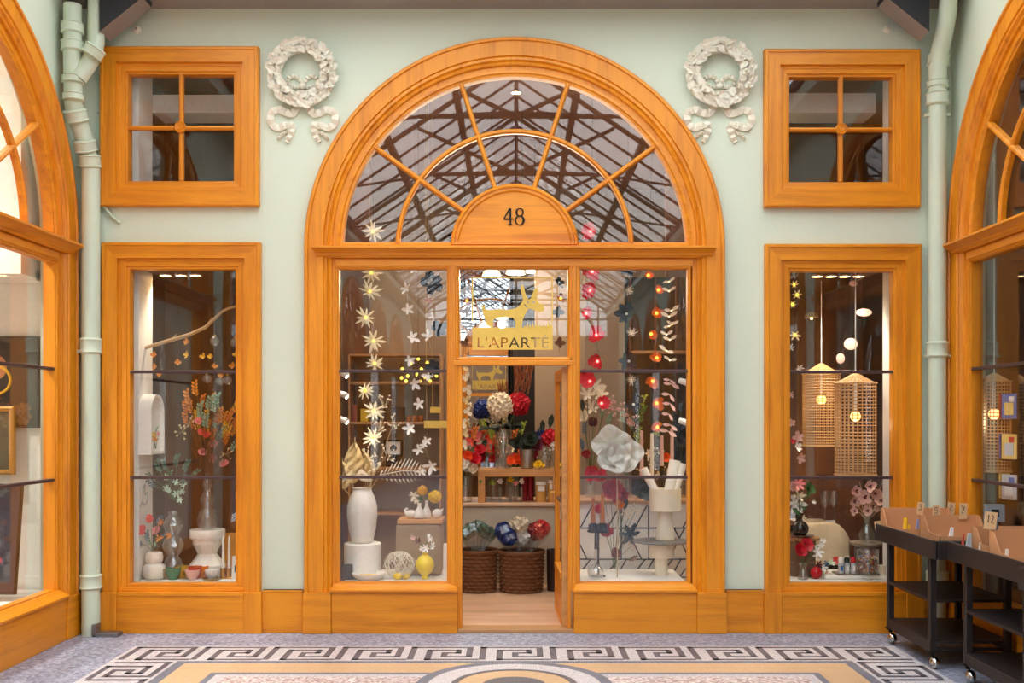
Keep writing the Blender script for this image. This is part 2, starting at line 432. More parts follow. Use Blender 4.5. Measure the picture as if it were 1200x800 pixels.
# ---------------------------------------------------------------- glazed roof over the arcade
m = MB(); m.box(XL, XR, -.42, 0, wz(10), 5.05)
struct(m.build('trim_1', soffit_grey), 'grey painted soffit beam along the top of the shop front', 'beam')
m = MB(); m.box(XL, XL+.42, -26, -.62, 5.0, 5.3); m.box(XR-.42, XR, -26, -.62, 5.0, 5.3)
struct(m.build('trim_2', pipe_green))
roof = sempty('ceiling', 'iron and glass gabled roof over the arcade', 'glass roof')
EX, EZ, RZ = 3.05, 5.25, 7.3
for sg in (-1, 1):
    q = MB(); q.add([(sg*EX, -.6, EZ), (0, -.6, RZ), (0, -26, RZ), (sg*EX, -26, EZ), (sg*EX, -.6, EZ+.012), (0, -.6, RZ+.012), (0, -26, RZ+.012), (sg*EX, -26, EZ+.012)],
                    [(0, 1, 2, 3), (7, 6, 5, 4), (0, 4, 5, 1), (1, 5, 6, 2), (2, 6, 7, 3), (3, 7, 4, 0)])
    q.build('glazing', roofglass, roof)
    q = MB()
    for i in range(29):
        y = -.7-i*.9; c = Vector((sg*EX/2, y, (EZ+RZ)/2-.04)); d = Vector((-sg*EX/2, 0, (RZ-EZ)/2)); nrm = Vector((sg*(RZ-EZ), 0, EX)).normalized()
        q.obox(c, d, (0, .014, 0), nrm*.02)
    for t in (.02, .36, .7): q.box(sg*EX*(1-t)-.05, sg*EX*(1-t)+.05, -26, -.6, EZ+(RZ-EZ)*t-.14, EZ+(RZ-EZ)*t-.05)
    q.build('glazing_bars', dark_iron, roof)
q = MB()
for i in range(9):
    y = -1.6-i*3
    for sg in (-1, 1):
        q.tube([(sg*EX, y, EZ-.12), (0, y, RZ-.14)], .038, 6); q.tube([(sg*1.5, y, EZ+.85), (0, y, EZ+.15)], .03, 6)
        q.tube([(sg*EX, y, EZ-.12), (sg*1.2, y, EZ+.15), (0, y, EZ+.2)], .02, 6)
    q.tube([(-1.2, y, EZ+.15), (1.2, y, EZ+.15)], .03, 6); q.tube([(0, y, EZ+.15), (0, y, RZ-.1)], .03, 6)
q.build('trusses', dark_iron, roof)
q = MB(); q.add([(-EX, -26, 4.4), (EX, -26, 4.4), (EX, -26, EZ), (0, -26, RZ), (-EX, -26, EZ), (-EX, -26.02, 4.4), (EX, -26.02, 4.4), (EX, -26.02, EZ), (0, -26.02, RZ), (-EX, -26.02, EZ)], [(0, 1, 2, 3, 4), (9, 8, 7, 6, 5)]); q.build('gable_glazing', roofglass, roof)
q = MB()
for k in range(-4, 5): q.box(k*.68-.025, k*.68+.025, -25.98, -25.93, 4.4, EZ+(RZ-EZ)*(1-abs(k*.68)/EX))
for z in (4.95, 5.6): q.box(-EX, EX, -25.98, -25.93, z-.03, z+.03)
q.tube([(2.6*math.cos(PI*i/24), -25.94, 4.4+1.5*math.sin(PI*i/24)) for i in range(25)], .05, 6); q.build('gable_bars', dark_iron, roof)

# ---------------------------------------------------------------- frames
def rect_loop(x0, x1, z0, z1, prof):
    return [[(x0+d, y, z0+d), (x1-d, y, z0+d), (x1-d, y, z1-d), (x0+d, y, z1-d)] for d, y in prof]
def pane_box(name, x0, x1, z0, z1, y, parent):
    q = MB(); q.box(x0, x1, y, y+.006, z0, z1); return q.build(name, pane, parent)
FP = [(0, .0), (0, -.055), (.01, -.066), (.026, -.066), (.03, -.058), (.122, -.058), (.124, -.030), (.146, -.030), (.150, -.024), (.182, -.022), (.186, -.010), (.203, -.008), (.207, .03), (.207, .07)]
def square_window(name, px, label):
    a, b, c, d = px; x0, x1, z0, z1 = wx(a), wx(b), wz(d), wz(c)
    r = sempty(name, label, 'window', ((x0+x1)/2, 0, z0)); w_, h_ = (x1-x0)/2, z1-z0
    MB().loops(rect_loop(-w_, w_, 0, h_, FP), True, [0, 1, 0, 1]).build('window_frame', [wh, wv], r)
    i = .205; pane_box('pane', -w_+i, w_-i, i, h_-i, .03, r)
    q = MB(); zc = h_/2
    q.box(-w_+i, w_-i, -.012, .03, zc-.016, zc+.016); q.box(-w_+i, w_-i, -.02, -.012, zc-.007, zc+.007); q.build('glazing_bar', wh, r, bevel=.004)
    q = MB(); q.box(-.016, .016, -.012, .03, i, h_-i); q.box(-.007, .007, -.02, -.012, i, h_-i); q.build('glazing_bar', wv, r, bevel=.004)
    q = MB(); q.lathe([(.045, 0), (.045, .02), (.038, .028), (.031, .022), (.026, .022), (.020, .032), (.013, .026), (.0, .028)], n=24)
    ro = q.build('rosette', wv, r, (0, -.012, zc), True); ro.rotation_euler = (PI/2, 0, 0)
    return r
square_window('window_1', UPW[0], 'small square four-pane oak window above the branch display')
square_window('window_2', UPW[1], 'small square four-pane oak window above the rattan lamps')
def tall_window(name, px, label):
    a, b, c, d = px; x0, x1, z0, z1 = wx(a), wx(b), 0, wz(c)
    r = sempty(name, label, 'window', ((x0+x1)/2, 0, 0)); w_ = (x1-x0)/2; zp = wz(692)
    # frame: open at the bottom, standing on the plinth
    lp = [[(-w_+t, y, zp), (-w_+t, y, z1-t), (w_-t, y, z1-t), (w_-t, y, zp)] for t, y in FP]
    MB().loops(lp, False, [1, 0, 1, 0]).build('window_frame', [wh, wv], r)
    i = .203
    q = MB(); q.box(-w_+.13, w_-.13, -.032, .07, zp, zp+.034); q.box(-w_+.19, w_-.19, -.012, .07, zp+.034, wz(683)); q.build('sill', wh, r, bevel=.004)
    pane_box('pane', -w_+i, w_-i, wz(684), z1-i, .03, r)
    for py in (435.5, 559.5):
        q = MB(); q.box(-w_+i, w_-i, -.005, .05, wz(py)-.011, wz(py)+.011); q.build('glazing_bar', bar_metal, r, bevel=.003)
    q = MB(); q.box(-w_-.014, -w_+.125, -.078, .0, 0, zp); q.box(w_-.125, w_+.014, -.078, .0, 0, zp); q.build('plinth_block', wv, r, bevel=.006)
    q = MB(); q.box(-w_+.125, w_-.125, -.068, .0, 0, zp-.004); q.box(-w_+.125, w_-.125, -.074, .0, zp-.03, zp); q.build('plinth_panel', wh, r, bevel=.004)
    return r
tall_window('window_3', LOW[0], 'tall oak display window with the bare branch and bubble vases')
tall_window('window_4', LOW[1], 'tall oak display window with two hanging rattan lamps')
for k, (a, b, nm) in enumerate(((307+2, 356, 'trim_3'), (850, 893, 'trim_4'), (1079, 1112, 'trim_5'))):
    q = MB(); q.box(wx(a), wx(b), -.05, 0, 0, wz(690)); q.box(wx(a), wx(b), -.056, 0, wz(690)-.012, wz(690)); struct(q.build(nm, wh, bevel=.003))

# ---- arched bay, in its own frame: x along the wall, y into the shop, z up, origin on the centre line
def arch_loops(prof, zb, n=56):
    return [[(-(RO-d), y, zb)]+[(-(RO-d)*math.cos(PI*i/n), y, ZS+(RO-d)*math.sin(PI*i/n)) for i in range(n+1)]+[(RO-d, y, zb)] for d, y in prof]
def half_disc(r, zb, y, n=56):
    a0 = math.asin((zb-ZS)/r) if zb > ZS else 0
    return [(-r*math.cos(a0+(PI-2*a0)*i/n), y, ZS+r*math.sin(a0+(PI-2*a0)*i/n)) for i in range(n+1)]
AP = [(0, .0), (0, -.06), (.010, -.078), (.030, -.078), (.036, -.064), (.146, -.064), (.152, -.050), (.160, -.054), (.176, -.054), (.186, -.034), (.200, -.040), (.210, -.034), (.214, -.014), (.246, -.014), (.250, .02), (.25, .09)]
def bay(name, label, front):
    r = sempty(name, label, 'shop front')
    MB().loops(arch_loops(AP, .32), False).build('arch_frame', wv, r, smooth=True, ang=.5)
    # fanlight sash
    z0 = wz(290)
    lp = [half_disc(RO-.245-t, z0+t*.9, y) for t, y in ((0, .02), (0, -.016), (.02, -.02), (.03, -.008), (.046, -.006), (.05, .03), (.05, .06))]
    MB().loops(lp, True).build('fanlight_sash', wh, r, smooth=True, ang=.4)
    q = MB(); rg = RO-.29
    lo = half_disc(rg, z0+.04, .03); hi = half_disc(rg, z0+.04, .036); n = len(lo)
    q.add(lo+hi, [tuple(range(n)), tuple(range(2*n-1, n-1, -1))]); q.build('fanlight_pane', fanpane, r)
    # glazing bars of the fanlight
    ra = 137/150; n = 48
    q = MB(); lp = []
    for i in range(n+1):
        t = PI*i/n; lp.append([((ra+dr)*math.cos(t), y, max(z0+.04, ZS+(ra+dr)*math.sin(t))) for dr, y in ((-.018, .03), (-.018, -.006), (-.007, -.02), (.007, -.02), (.018, -.006), (.018, .03))])
    q.loops(lp, True); q.build('curved_bar', wh, r, smooth=True, ang=.5)
    for a in (36, 72, 108, 144):
        q = MB(); d = Vector((math.cos(math.radians(a)), 0, math.sin(math.radians(a)))); nn = Vector((-d.z, 0, d.x)); c0 = Vector((0, 0, ZS))
        r0, r1 = 70/150, RO-.285
        sec = ((-.018, .03), (-.018, -.006), (-.007, -.021), (.007, -.021), (.018, -.006), (.018, .03))
        q.loops([[c0+d*rr+nn*k+Vector((0, y, 0)) for k, y in sec] for rr in (r0, r1)], True); q.build('radial_bar', wv, r)
    # tympanum with the house number
    rt = 75/150; q = MB()
    lp = [half_disc(rt-t, z0+.012+t*.6, y, 40) for t, y in ((0, .03), (0, -.02), (.016, -.036), (.026, -.034), (.03, -.022), (.052, -.022), (.06, -.01), (.072, -.006))]
    q.loops(lp, True); q.build('tympanum_frame', wh, r, smooth=True, ang=.4)
    lo = half_disc(rt-.066, z0+.05, -.008, 40)
    q = MB(); q.add(lo, [tuple(range(len(lo)))]); q.build('tympanum_panel', wh, r)
    # cornice
    x0, x1 = -234/150, 230/150+.02
    pr = [(0, wz(303)), (-.06, wz(303)), (-.066, wz(302)), (-.082, wz(300.5)), (-.088, wz(298.5)), (-.102, wz(297)), (-.126, wz(294.5)), (-.138, wz(293.8)), (-.142, wz(293.4)), (-.142, wz(291)), (0, wz(290.6))]
    q = MB(); q.loops([[(x0 + (.02 if y > -.11 else 0)*(1 if z < wz(294) else 0), y, z) for y, z in pr], [(x1 - (.02 if y > -.11 else 0)*(1 if z < wz(294) else 0), y, z) for y, z in pr]], True)
    k = len(pr); q.f += [tuple(range(k-1, -1, -1)), tuple(range(k, 2*k))]; q.m += [0, 0]
    q.build('cornice', wh, r)
    q = MB(); q.box(-1.39, 1.39, -.02, .06, wz(303.5), wz(290)); q.box(-1.39, 1.39, -.03, .06, wz(312), wz(303.5)); q.box(-1.385, 1.385, -.014, .06, wz(313.5), wz(311)); q.build('head_rail', wh, r, bevel=.003)
    def sash(x0, x1, z0, z1):
        MB().loops(rect_loop(x0, x1, z0, z1, [(0, .06), (0, -.02), (.004, -.024), (.012, -.02), (.014, -.006), (.022, -.004), (.024, .06)]), True, [0, 1, 0, 1]).build('sash', [wh, wv], r)
        pane_box('pane', x0+.02, x1-.02, z0+.02, z1-.02, .03, r)
        for py in (434.5, 559):
            q = MB(); q.box(x0+.02, x1-.02, -.004, .05, wz(py)-.011, wz(py)+.011); q.build('glazing_bar', bar_metal, r, bevel=.003)
    def sill(x0, x1):
        q = MB(); q.loops([[(x0+e, 0+.06, z), (x0+e, y, z), (x1-e, y, z), (x1-e, .06, z)] for y, z, e in ((-.09, wz(692), 0), (-.095, wz(691), 0), (-.095, wz(689), 0), (-.05, wz(685.5), .02), (-.03, wz(683), .03))], True)
        q.f += [(3, 2, 1, 0), (16, 17, 18, 19)]; q.m += [0, 0]; q.build('sill', wh, r)
    def plinth(x0, x1, parts):
        for a, b, dy in parts:
            q = MB(); q.box(a, b, dy, .06, 0, wz(692)); q.build('plinth_panel', wh, r, bevel=.005)
    U = lambda px: (px-603)/150
    zb, zt = wz(685), wz(312)
    if front:
        sash(U(394), U(527), zb, zt); sash(U(676.5), U(809), zb, zt)
        for a, b in ((525.5, 537), (667, 678)):
            q = MB(); q.box(U(a), U(b), -.03, .07, wz(692) if a < 600 else wz(692), zt); q.box(U(a)+.02, U(b)-.02, -.042, -.03, wz(690), zt); q.build('mullion', wv, r, bevel=.004)
        q = MB(); q.box(U(537)-.002, U(537)+.03, -.02, .07, .03, wz(424)); q.box(U(667)-.03+.02, U(667)+.002+.01, -.02, .07, .03, wz(424)); q.build('door_jamb', wv, r, bevel=.003)
        sill(U(388), U(537)); sill(U(671), U(815))
        plinth(0, 0, ((U(357), U(390), -.085), (U(390), U(537), -.07), (U(672), U(815), -.07), (U(815), U(849.5), -.085)))
        q = MB(); q.box(U(532), U(673), -.045, .07, wz(428), wz(422.5)); q.box(U(534), U(671), -.03, .07, wz(422.5), wz(419.5)); q.build('transom', wh, r, bevel=.004)
        MB().loops(rect_loop(U(535.5), U(668), wz(421), zt, [(0, .06), (0, -.01), (.006, -.014), (.012, -.008), (.018, .0), (.02, .05)]), True, [0, 1, 0, 1]).build('transom_sash', [wh, wv], r)
        pane_box('transom_pane', U(537), U(667), wz(421)+.01, zt-.01, .03, r)
        q = MB(); q.box(U(537), U(672), -.06, .12, 0, .03); q.build('threshold', shelf_wood, r, bevel=.004)
    else:
        sash(-1.385, 1.385, zb, zt); sill(-1.43, 1.43)
        plinth(0, 0, ((-RO-.005, -1.42, -.085), (-1.42, 1.42, -.07), (1.42, RO+.005, -.085)))
    return r
b0 = bay('window_5', 'large central arched oak shop front with fanlight, number 48 and open doorway', True)
b0.location = (XC, 0, 0)
bl = bay('window_6', 'arched oak shop window cut off at the left edge of the photo', False)
bl.location = (XL, BAYY[0], 0); bl.rotation_euler = (0, 0, PI/2)
br = dup(bl); br.name = 'window_7'; br['label'] = 'arched oak shop window cut off at the right edge, behind the carts'
br.location = (XR, BAYY[0], 0); br.rotation_euler = (0, 0, -PI/2)
k = 8
for y in BAYY[1:]:
    for x, rz in ((XL, PI/2), (XR, -PI/2)):
        c = dup(bl); c.name = 'window_%d' % k; k += 1; c.location = (x, y, 0); c.rotation_euler = (0, 0, rz)
        for kk in ('label', 'category'): del c[kk]
# house number, serif numerals drawn as outlines
def numerals():
    x = lambda a: a/150; z = lambda a: (264-a)/150
    four = [(-5.6, 257.5), (-13, 257.5), (-13, 256.3), (-6.6, 244.5), (-3.8, 244.5), (-3.8, 256.2), (-1.6, 256.2), (-1.6, 257.5), (-3.8, 257.5), (-3.8, 263), (-2.4, 263.2), (-2.4, 264), (-7.6, 264), (-7.6, 263.2), (-6, 263)]
    hole = [(-6, 256.2), (-11.6, 256.2), (-6, 247)]
    ell = lambda cx, cy, rx, ry: [(cx+rx*math.cos(2*PI*i/24), cy+ry*math.sin(2*PI*i/24)) for i in range(24)]
    up_o, up_i = ell(6, 249, 4.9, 4.8), ell(6.2, 249, 3.0, 4.0)
    lo_o, lo_i = ell(6, 258.4, 6.0, 5.7), ell(5.7, 258.5, 3.7, 4.8)
    ls = [[(x(a), z(b)) for a, b in l] for l in (four, hole)]
    o1 = flat(ls, .004, 'house_number', black, b0, (0, -.014, wz(264)))
    o2 = flat([[(x(a), z(b)) for a, b in l] for l in (up_o, up_i)], .004, 'house_number', black, b0, (0, -.014, wz(264)))
    o3 = flat([[(x(a), z(b)) for a, b in l] for l in (lo_o, lo_i)], .0042, 'house_number', black, b0, (0, -.014, wz(264)))
numerals()
# yellow vinyl sign on the transom glass (part of the window)
def sign():
    X = lambda a: (a-603)/150; Z = wz
    T = lambda l: [(X(535+a*.15), Z(310+b*.15)) for a, b in l]       # from the 900x800 close-up
    band = T([(122, 488), (752, 488), (752, 662), (122, 662)])
    letters = fit_glyphs("L'APARTÉ", X(559.5), X(643), Z(407), Z(391.5), 1.05)
    flat([band]+letters, .0008, 'sign_band', signyellow, b0, (0, .027, 0))
    donkey = [(205, 495-5), (205, 470), (238, 470), (222, 420), (205, 380), (198, 318), (206, 306), (216, 318), (222, 345), (250, 352), (330, 344), (400, 350), (460, 338), (495, 315), (515, 285), (520, 262),
              (503, 205), (500, 168), (512, 154), (524, 164), (532, 200), (548, 245), (558, 268), (580, 262), (592, 235), (606, 190), (622, 176), (636, 184), (634, 215), (622, 262), (640, 290), (672, 306), (686, 330), (684, 354), (660, 366), (630, 360), (600, 350), (570, 338), (556, 352), (536, 385), (520, 420), (512, 460), (512, 492), (460, 492), (462, 440), (440, 412), (380, 404), (310, 412), (286, 430), (284, 492)]
    donkey = donkey[2:]
    eyes = [[(558+9*math.cos(t*PI/5), 287+9*math.sin(t*PI/5)) for t in range(10)], [(604+9*math.cos(t*PI/5), 287+9*math.sin(t*PI/5)) for t in range(10)]]
    mouth = [(527, 298), (540, 312), (560, 330), (548, 332), (532, 316)]
    flat([T(donkey), T(eyes[0]), T(eyes[1]), T(mouth)], .0008, 'sign_donkey', signyellow, b0, (0, .027, 0))
    grass = [(520, 490), (752, 490)]; top = []
    hs = [(752, 470), (742, 456), (736, 478), (726, 470), (718, 438), (708, 478), (700, 474), (694, 460), (690, 484), (678, 470), (670, 484), (662, 462), (654, 484), (640, 466), (632, 486), (622, 450), (612, 484), (604, 474), (596, 442), (586, 484), (574, 464), (564, 486), (552, 440), (544, 484), (528, 472)]
    flat([T(grass+hs)], .0008, 'sign_grass', signyellow, b0, (0, .027, 0))
    fr = [(118, 92), (752, 92), (752, 445), (742, 445), (742, 102), (128, 102), (128, 436), (118, 436)]
    flat([T(fr)], .0008, 'sign_outline', signyellow, b0, (0, .027, 0))
sign()
# open door leaf, hinged on the right jamb and swung into the shop
d1 = struct(thing('door_1', 'open glazed oak door leaf swung into the shop on its right hinge', 'door', (wx(666), .05, .03), rz=math.radians(2.0)))
DW, DH = .84, wz(430)-.03      # local: leaf runs along +y
def leaf_frame():
    q = MB(); q.box(-.045, 0, 0, .1, 0, DH); q.build('stile', riser_wood, d1, bevel=.003)
    q = MB(); q.box(-.045, 0, DW-.1, DW, 0, DH); q.build('stile', wv, d1, bevel=.003)
    q = MB(); q.box(-.045, 0, .1, DW-.1, DH-.1, DH); q.build('top_rail', wy, d1, bevel=.003)
    q = MB(); q.box(-.04, -.005, .1, DW-.1, 0, .36); q.box(-.056, .01, .1, DW-.1, .36, .41); q.box(-.05, .005, .1, DW-.1, .0, .04); q.build('kick_panel', wy, d1, bevel=.004)
    q = MB(); q.box(-.026, -.020, .1, DW-.1, .41, DH-.1); q.build('pane', pane, d1)
    for z in (.95,):
        q = MB(); q.box(-.035, -.010, .1, DW-.1, z, z+.02); q.build('glazing_bar', bar_metal, d1)
    q = MB(); q.tube([(-.045, DW-.05, 1.0), (-.09, DW-.05, 1.0), (-.09, DW-.16, 1.0)], .009, 8); q.build('handle', brass, d1, smooth=True)
    for z in (.3, 1.75):
        q = MB(); q.tube([(-.0, -.004, z), (-.0, -.004, z+.1)], .009, 8); q.build('hinge', brass, d1)
leaf_frame()

# ---------------------------------------------------------------- shop interior shell
def slab(name, mt, x0, x1, y0, y1, z0, z1, label=None, parent=None):
    q = MB(); q.box(x0, x1, y0, y1, z0, z1); o = q.build(name, mt, parent)
    return struct(o, label) if parent is None else o
slab('floor_shop', pale_wood, -3.4, 3.35, .12, 6.1, -.1, .03, 'pale wooden floorboards inside the shop doorway')
slab('wall_shop_back', beige, -3.5, 3.5, 6.0, 6.1, 0, 4.8)
slab('wall_shop_left', darkroom, -3.5, -3.4, .42, 6.0, 0, 4.8)
slab('wall_shop_right', darkroom, 3.35, 3.5, .42, 6.0, 0, 4.8)
slab('ceiling_shop', mat('warm_ceiling', (176, 130, 100), .7), -3.5, 3.5, .19, 6.1, 4.8, 4.9)
slab('wall_partition_left', brown_wood, -3.4, -1.42, 1.9, 2.0, 0, 4.8)
slab('wall_partition_right', brown_wood, 1.45, 3.35, 1.9, 2.0, 0, 4.8)
slab('wall_partition_middle', beige, -1.42, -.62, 2.02, 2.08, 0, 3.4)
slab('wall_recess', beige, .2, 1.0, 2.95, 3.0, 0, 3.4)
slab('trim_6', white, -3.4, -3.02, .19, .5, 0, 4.8, 'white return panel beside the branch display')
slab('trim_7', white, 2.985, 3.35, .19, .34, 0, 4.8, 'white return panel beside the rattan lamps')
slab('ceiling_left', darkroom, -3.02, -1.75, .19, 1.9, wz(310), wz(310)+.1)
slab('ceiling_right', darkroom, 1.75, 2.985, .19, 1.9, wz(310), wz(310)+.1)
slab('reflection_band_left', white, -3.02, -1.75, .5, .8, P(0, 132, .5).z, P(0, 111, .5).z); slab('reflection_band_right', white, 1.75, 2.985, .5, .8, P(0, 132, .5).z, P(0, 109, .5).z)  # white bands stand in for the pale reflection across the upper windows
# neighbouring shops behind the side arches
slab('floor_left', pale_wood, -7, XL-.18, -4, .3, -.1, .02); slab('wall_left_shop_end', white, -7, XL-.0, .2, .4, 0, 4.9)
slab('wall_left_shop_back', white, -7, -6.9, -4, .2, 0, 4.9); slab('wall_left_shop_far', white, -7, XL-.2, -4.1, -4, 0, 4.9); slab('ceiling_left_shop', white, -7, XL-.18, -4, .3, 4.8, 4.9)
slab('floor_right', pale_wood, XR+.18, 7, -4, .3, -.1, .02); slab('wall_right_shop_end', darkroom, XR, 7, .2, .4, 0, 4.9)
slab('wall_right_shop_back', darkroom, 6.9, 7, -4, .2, 0, 4.9); slab('wall_right_shop_far', darkroom, XR+.2, 7, -4.1, -4, 0, 4.9); slab('ceiling_right_shop', darkroom, XR+.18, 7, -4, .3, 4.8, 4.9)
for x0, x1 in ((XL-1.6, XL-1.5), (XR+1.5, XR+1.6)):
    slab('wall_arcade_shops', darkroom, x0, x1, -26, -4.2, 0, 4.9)
# ---------------------------------------------------------------- drainpipes, cable, gutter corners, wall fixtures
yp = -.115
def PP(px, py, y=yp): return P(px, py, y)
pr = .068
def collar(q, a, b, r):
    a, b = Vector(a), Vector(b); d = b-a
    q.tube([a, a+d*.12, a+d*.2, a+d*.8, a+d*.88, b], [r*.94, r*1.1, r*1.02, r*1.02, r*1.1, r*.94], 20)
t = thing('drainpipe', 'pale green drainpipe with kinked stacked elbows in the corner by the bare branch window', 'pipe', (0, 0, 0))
q = MB(); q.tube([PP(106.5, 748), PP(106.5, 185)], pr, 20); q.build('pipe', pipe_green, t, smooth=True)
q = MB(); q.tube([P(85, 6, -.3), P(85, 70, -.3), P(86, 118, -.28), P(88, 134, -.25), P(95, 152, -.2), P(100, 170, -.15), P(104.5, 188, -.12)], pr*.98, 20); q.build('elbow_stack', pipe_green, t, smooth=True)
q = MB(); q.tube([P(113, -8, -.25), P(112.5, 50, -.25), P(110.5, 62, -.26), P(103, 76, -.28), P(92, 92, -.3)], pr*.9, 20); q.build('branch_pipe', pipe_green, t, smooth=True)
for (a, b, k) in (((85, 27), (85, 40), 1.17), ((85, 48), (85, 61), 1.17), ((85.5, 89), (85.5, 98), 1.13), ((86, 110), (86, 119), 1.13), ((87, 128), (91, 143), 1.2), ((98, 164), (101, 178), 1.2), ((105, 181), (106, 197), 1.13), ((106.5, 396), (106.5, 415), 1.14), ((106.5, 672), (106.5, 690), 1.14), ((113, 55), (106, 66), 1.12)):
    yy = lambda v: -.115-.185*max(0, min(1, (190-v)/70))
    q = MB(); collar(q, P(a[0], a[1], yy(a[1])), P(b[0], b[1], yy(b[1])), pr*k); q.build('collar', pipe_green, t, smooth=True)
for z in (wz(197), wz(413)):
    q = MB(); q.box(PP(96, 0).x-.05, PP(96, 0).x+.04, -.12, -.08, z-.012, z+.016); q.build('bracket', pipe_green, t)
t = thing('drainpipe', 'straight pale green drainpipe behind the carts, beside the rattan lamp window', 'pipe', (0, 0, 0))
q = MB(); q.tube([PP(1098.5, 742), PP(1098.5, 118)], pr*.98, 20); q.build('pipe', pipe_green, t, smooth=True)
q = MB(); q.tube([P(1112, -10, -.3), P(1110, 18, -.28), P(1106, 40, -.22), P(1101, 62, -.16), P(1099, 80, -.125), P(1098.5, 120, -.115)], pr*.98, 20); q.build('elbow', pipe_green, t, smooth=True)
for (a, b, k) in (((1100.5, 64), (1099, 78), 1.15), ((1098.5, 95), (1098.5, 103), 1.12), ((1098.5, 108), (1098.5, 124), 1.18), ((1098.5, 400), (1098.5, 419), 1.14), ((1098.5, 668), (1098.5, 690), 1.2)):
    q = MB(); collar(q, PP(*a), PP(*b), pr*k); q.build('collar', pipe_green, t, smooth=True)
for py in (135, 417):
    q = MB(); p = PP(1098.5, py); q.box(p.x-.095, p.x+.095, p.y-.02, p.y+.02, p.z-.01, p.z+.01); q.build('bracket', pipe_green, t)
t = thing('cable_conduit', 'thin pale green cable conduit hugging the side of the small window', 'cable')
C = lambda x, y: P(x, y, -.02)
q = MB(); q.tube([C(115, 52), C(117, 70), C(117.5, 150), C(117, 215), C(118, 230), C(122, 242), C(130, 252), C(141, 261)], .013, 8); q.build('conduit', pipe_green, t, smooth=True)
for py in (92, 131, 175, 223):
    q = MB(); p = C(117.3, py); q.box(p.x-.022, p.x+.022, -.04, 0, p.z-.008, p.z+.008); q.build('clip', pipe_green, t)
for nm, xa, sg in (('trim_8', 118, 1), ('trim_9', 1088, -1)):
    q = MB(); a = P(xa, 38, -.3); b = P(xa+sg*50, -2, -.3); c = P(xa, -60, -.3); vs = []
    for y in (-.32, -.12): vs += [(a.x, y, a.z), (b.x, y, b.z), (b.x, y, c.z), (a.x, y, c.z)]
    q.add(vs, [(0, 1, 2, 3), (7, 6, 5, 4), (1, 5, 6, 2), (2, 6, 7, 3), (3, 7, 4, 0)]); q.add(vs, [(0, 4, 5, 1)], 1)  # dark faces paint the shade in the corner recess above the grey gutter edge
    struct(q.build(nm, [dark_iron, soffit_grey]), 'dark metal gutter bracket in the upper corner of the shop front', 'bracket')
t = thing('wall_hook', 'small round wall fixing near the top of the kinked drainpipe', 'fixing', P(160, 35))
q = MB(); q.lathe([(.034, 0), (.034, .008), (.02, .014), (.012, .022), (0, .024)], n=16); o = q.build('rosette', plaster_white, t, smooth=True); o.rotation_euler = (PI/2, 0, 0)
q = MB(); q.sphere((.006, -.026, 0), .008, 8, 6); q.build('screw', chrome, t)
t = thing('wall_hook', 'small square-plate fixing on the wall near the top of the straight drainpipe', 'fixing', P(1039, 35))
q = MB(); q.box(-.05, .05, -.008, 0, -.05, .05); q.build('plate', green, t, bevel=.003)
q = MB(); q.lathe([(.032, .008), (.032, .014), (.018, .02), (.010, .028), (0, .03)], n=16); o = q.build('rosette', plaster_white, t, smooth=True); o.rotation_euler = (PI/2, 0, 0)
t = thing('floor_bracket', 'small grey metal angle on the floor at the foot of the kinked drainpipe', 'bracket', P(118, 744, -.1))
q = MB(); q.box(-.02, .17, -.1, .0, 0, .035); q.box(-.03, .0, -.1, .0, 0, .1); q.build('bracket', mat('galvanised_steel', (140, 140, 142), .4, .8), None, t.location, bevel=.004)
o = bpy.data.objects['bracket']
# single mesh version: drop the empty, tag the mesh itself
o = [x for x in bpy.data.objects if x.name.startswith('bracket') and x.parent is None][0]
o.name = 'floor_bracket_angle'; tag(o, t['label'], 'bracket'); bpy.data.objects.remove(t); o.name = 'floor_bracket'

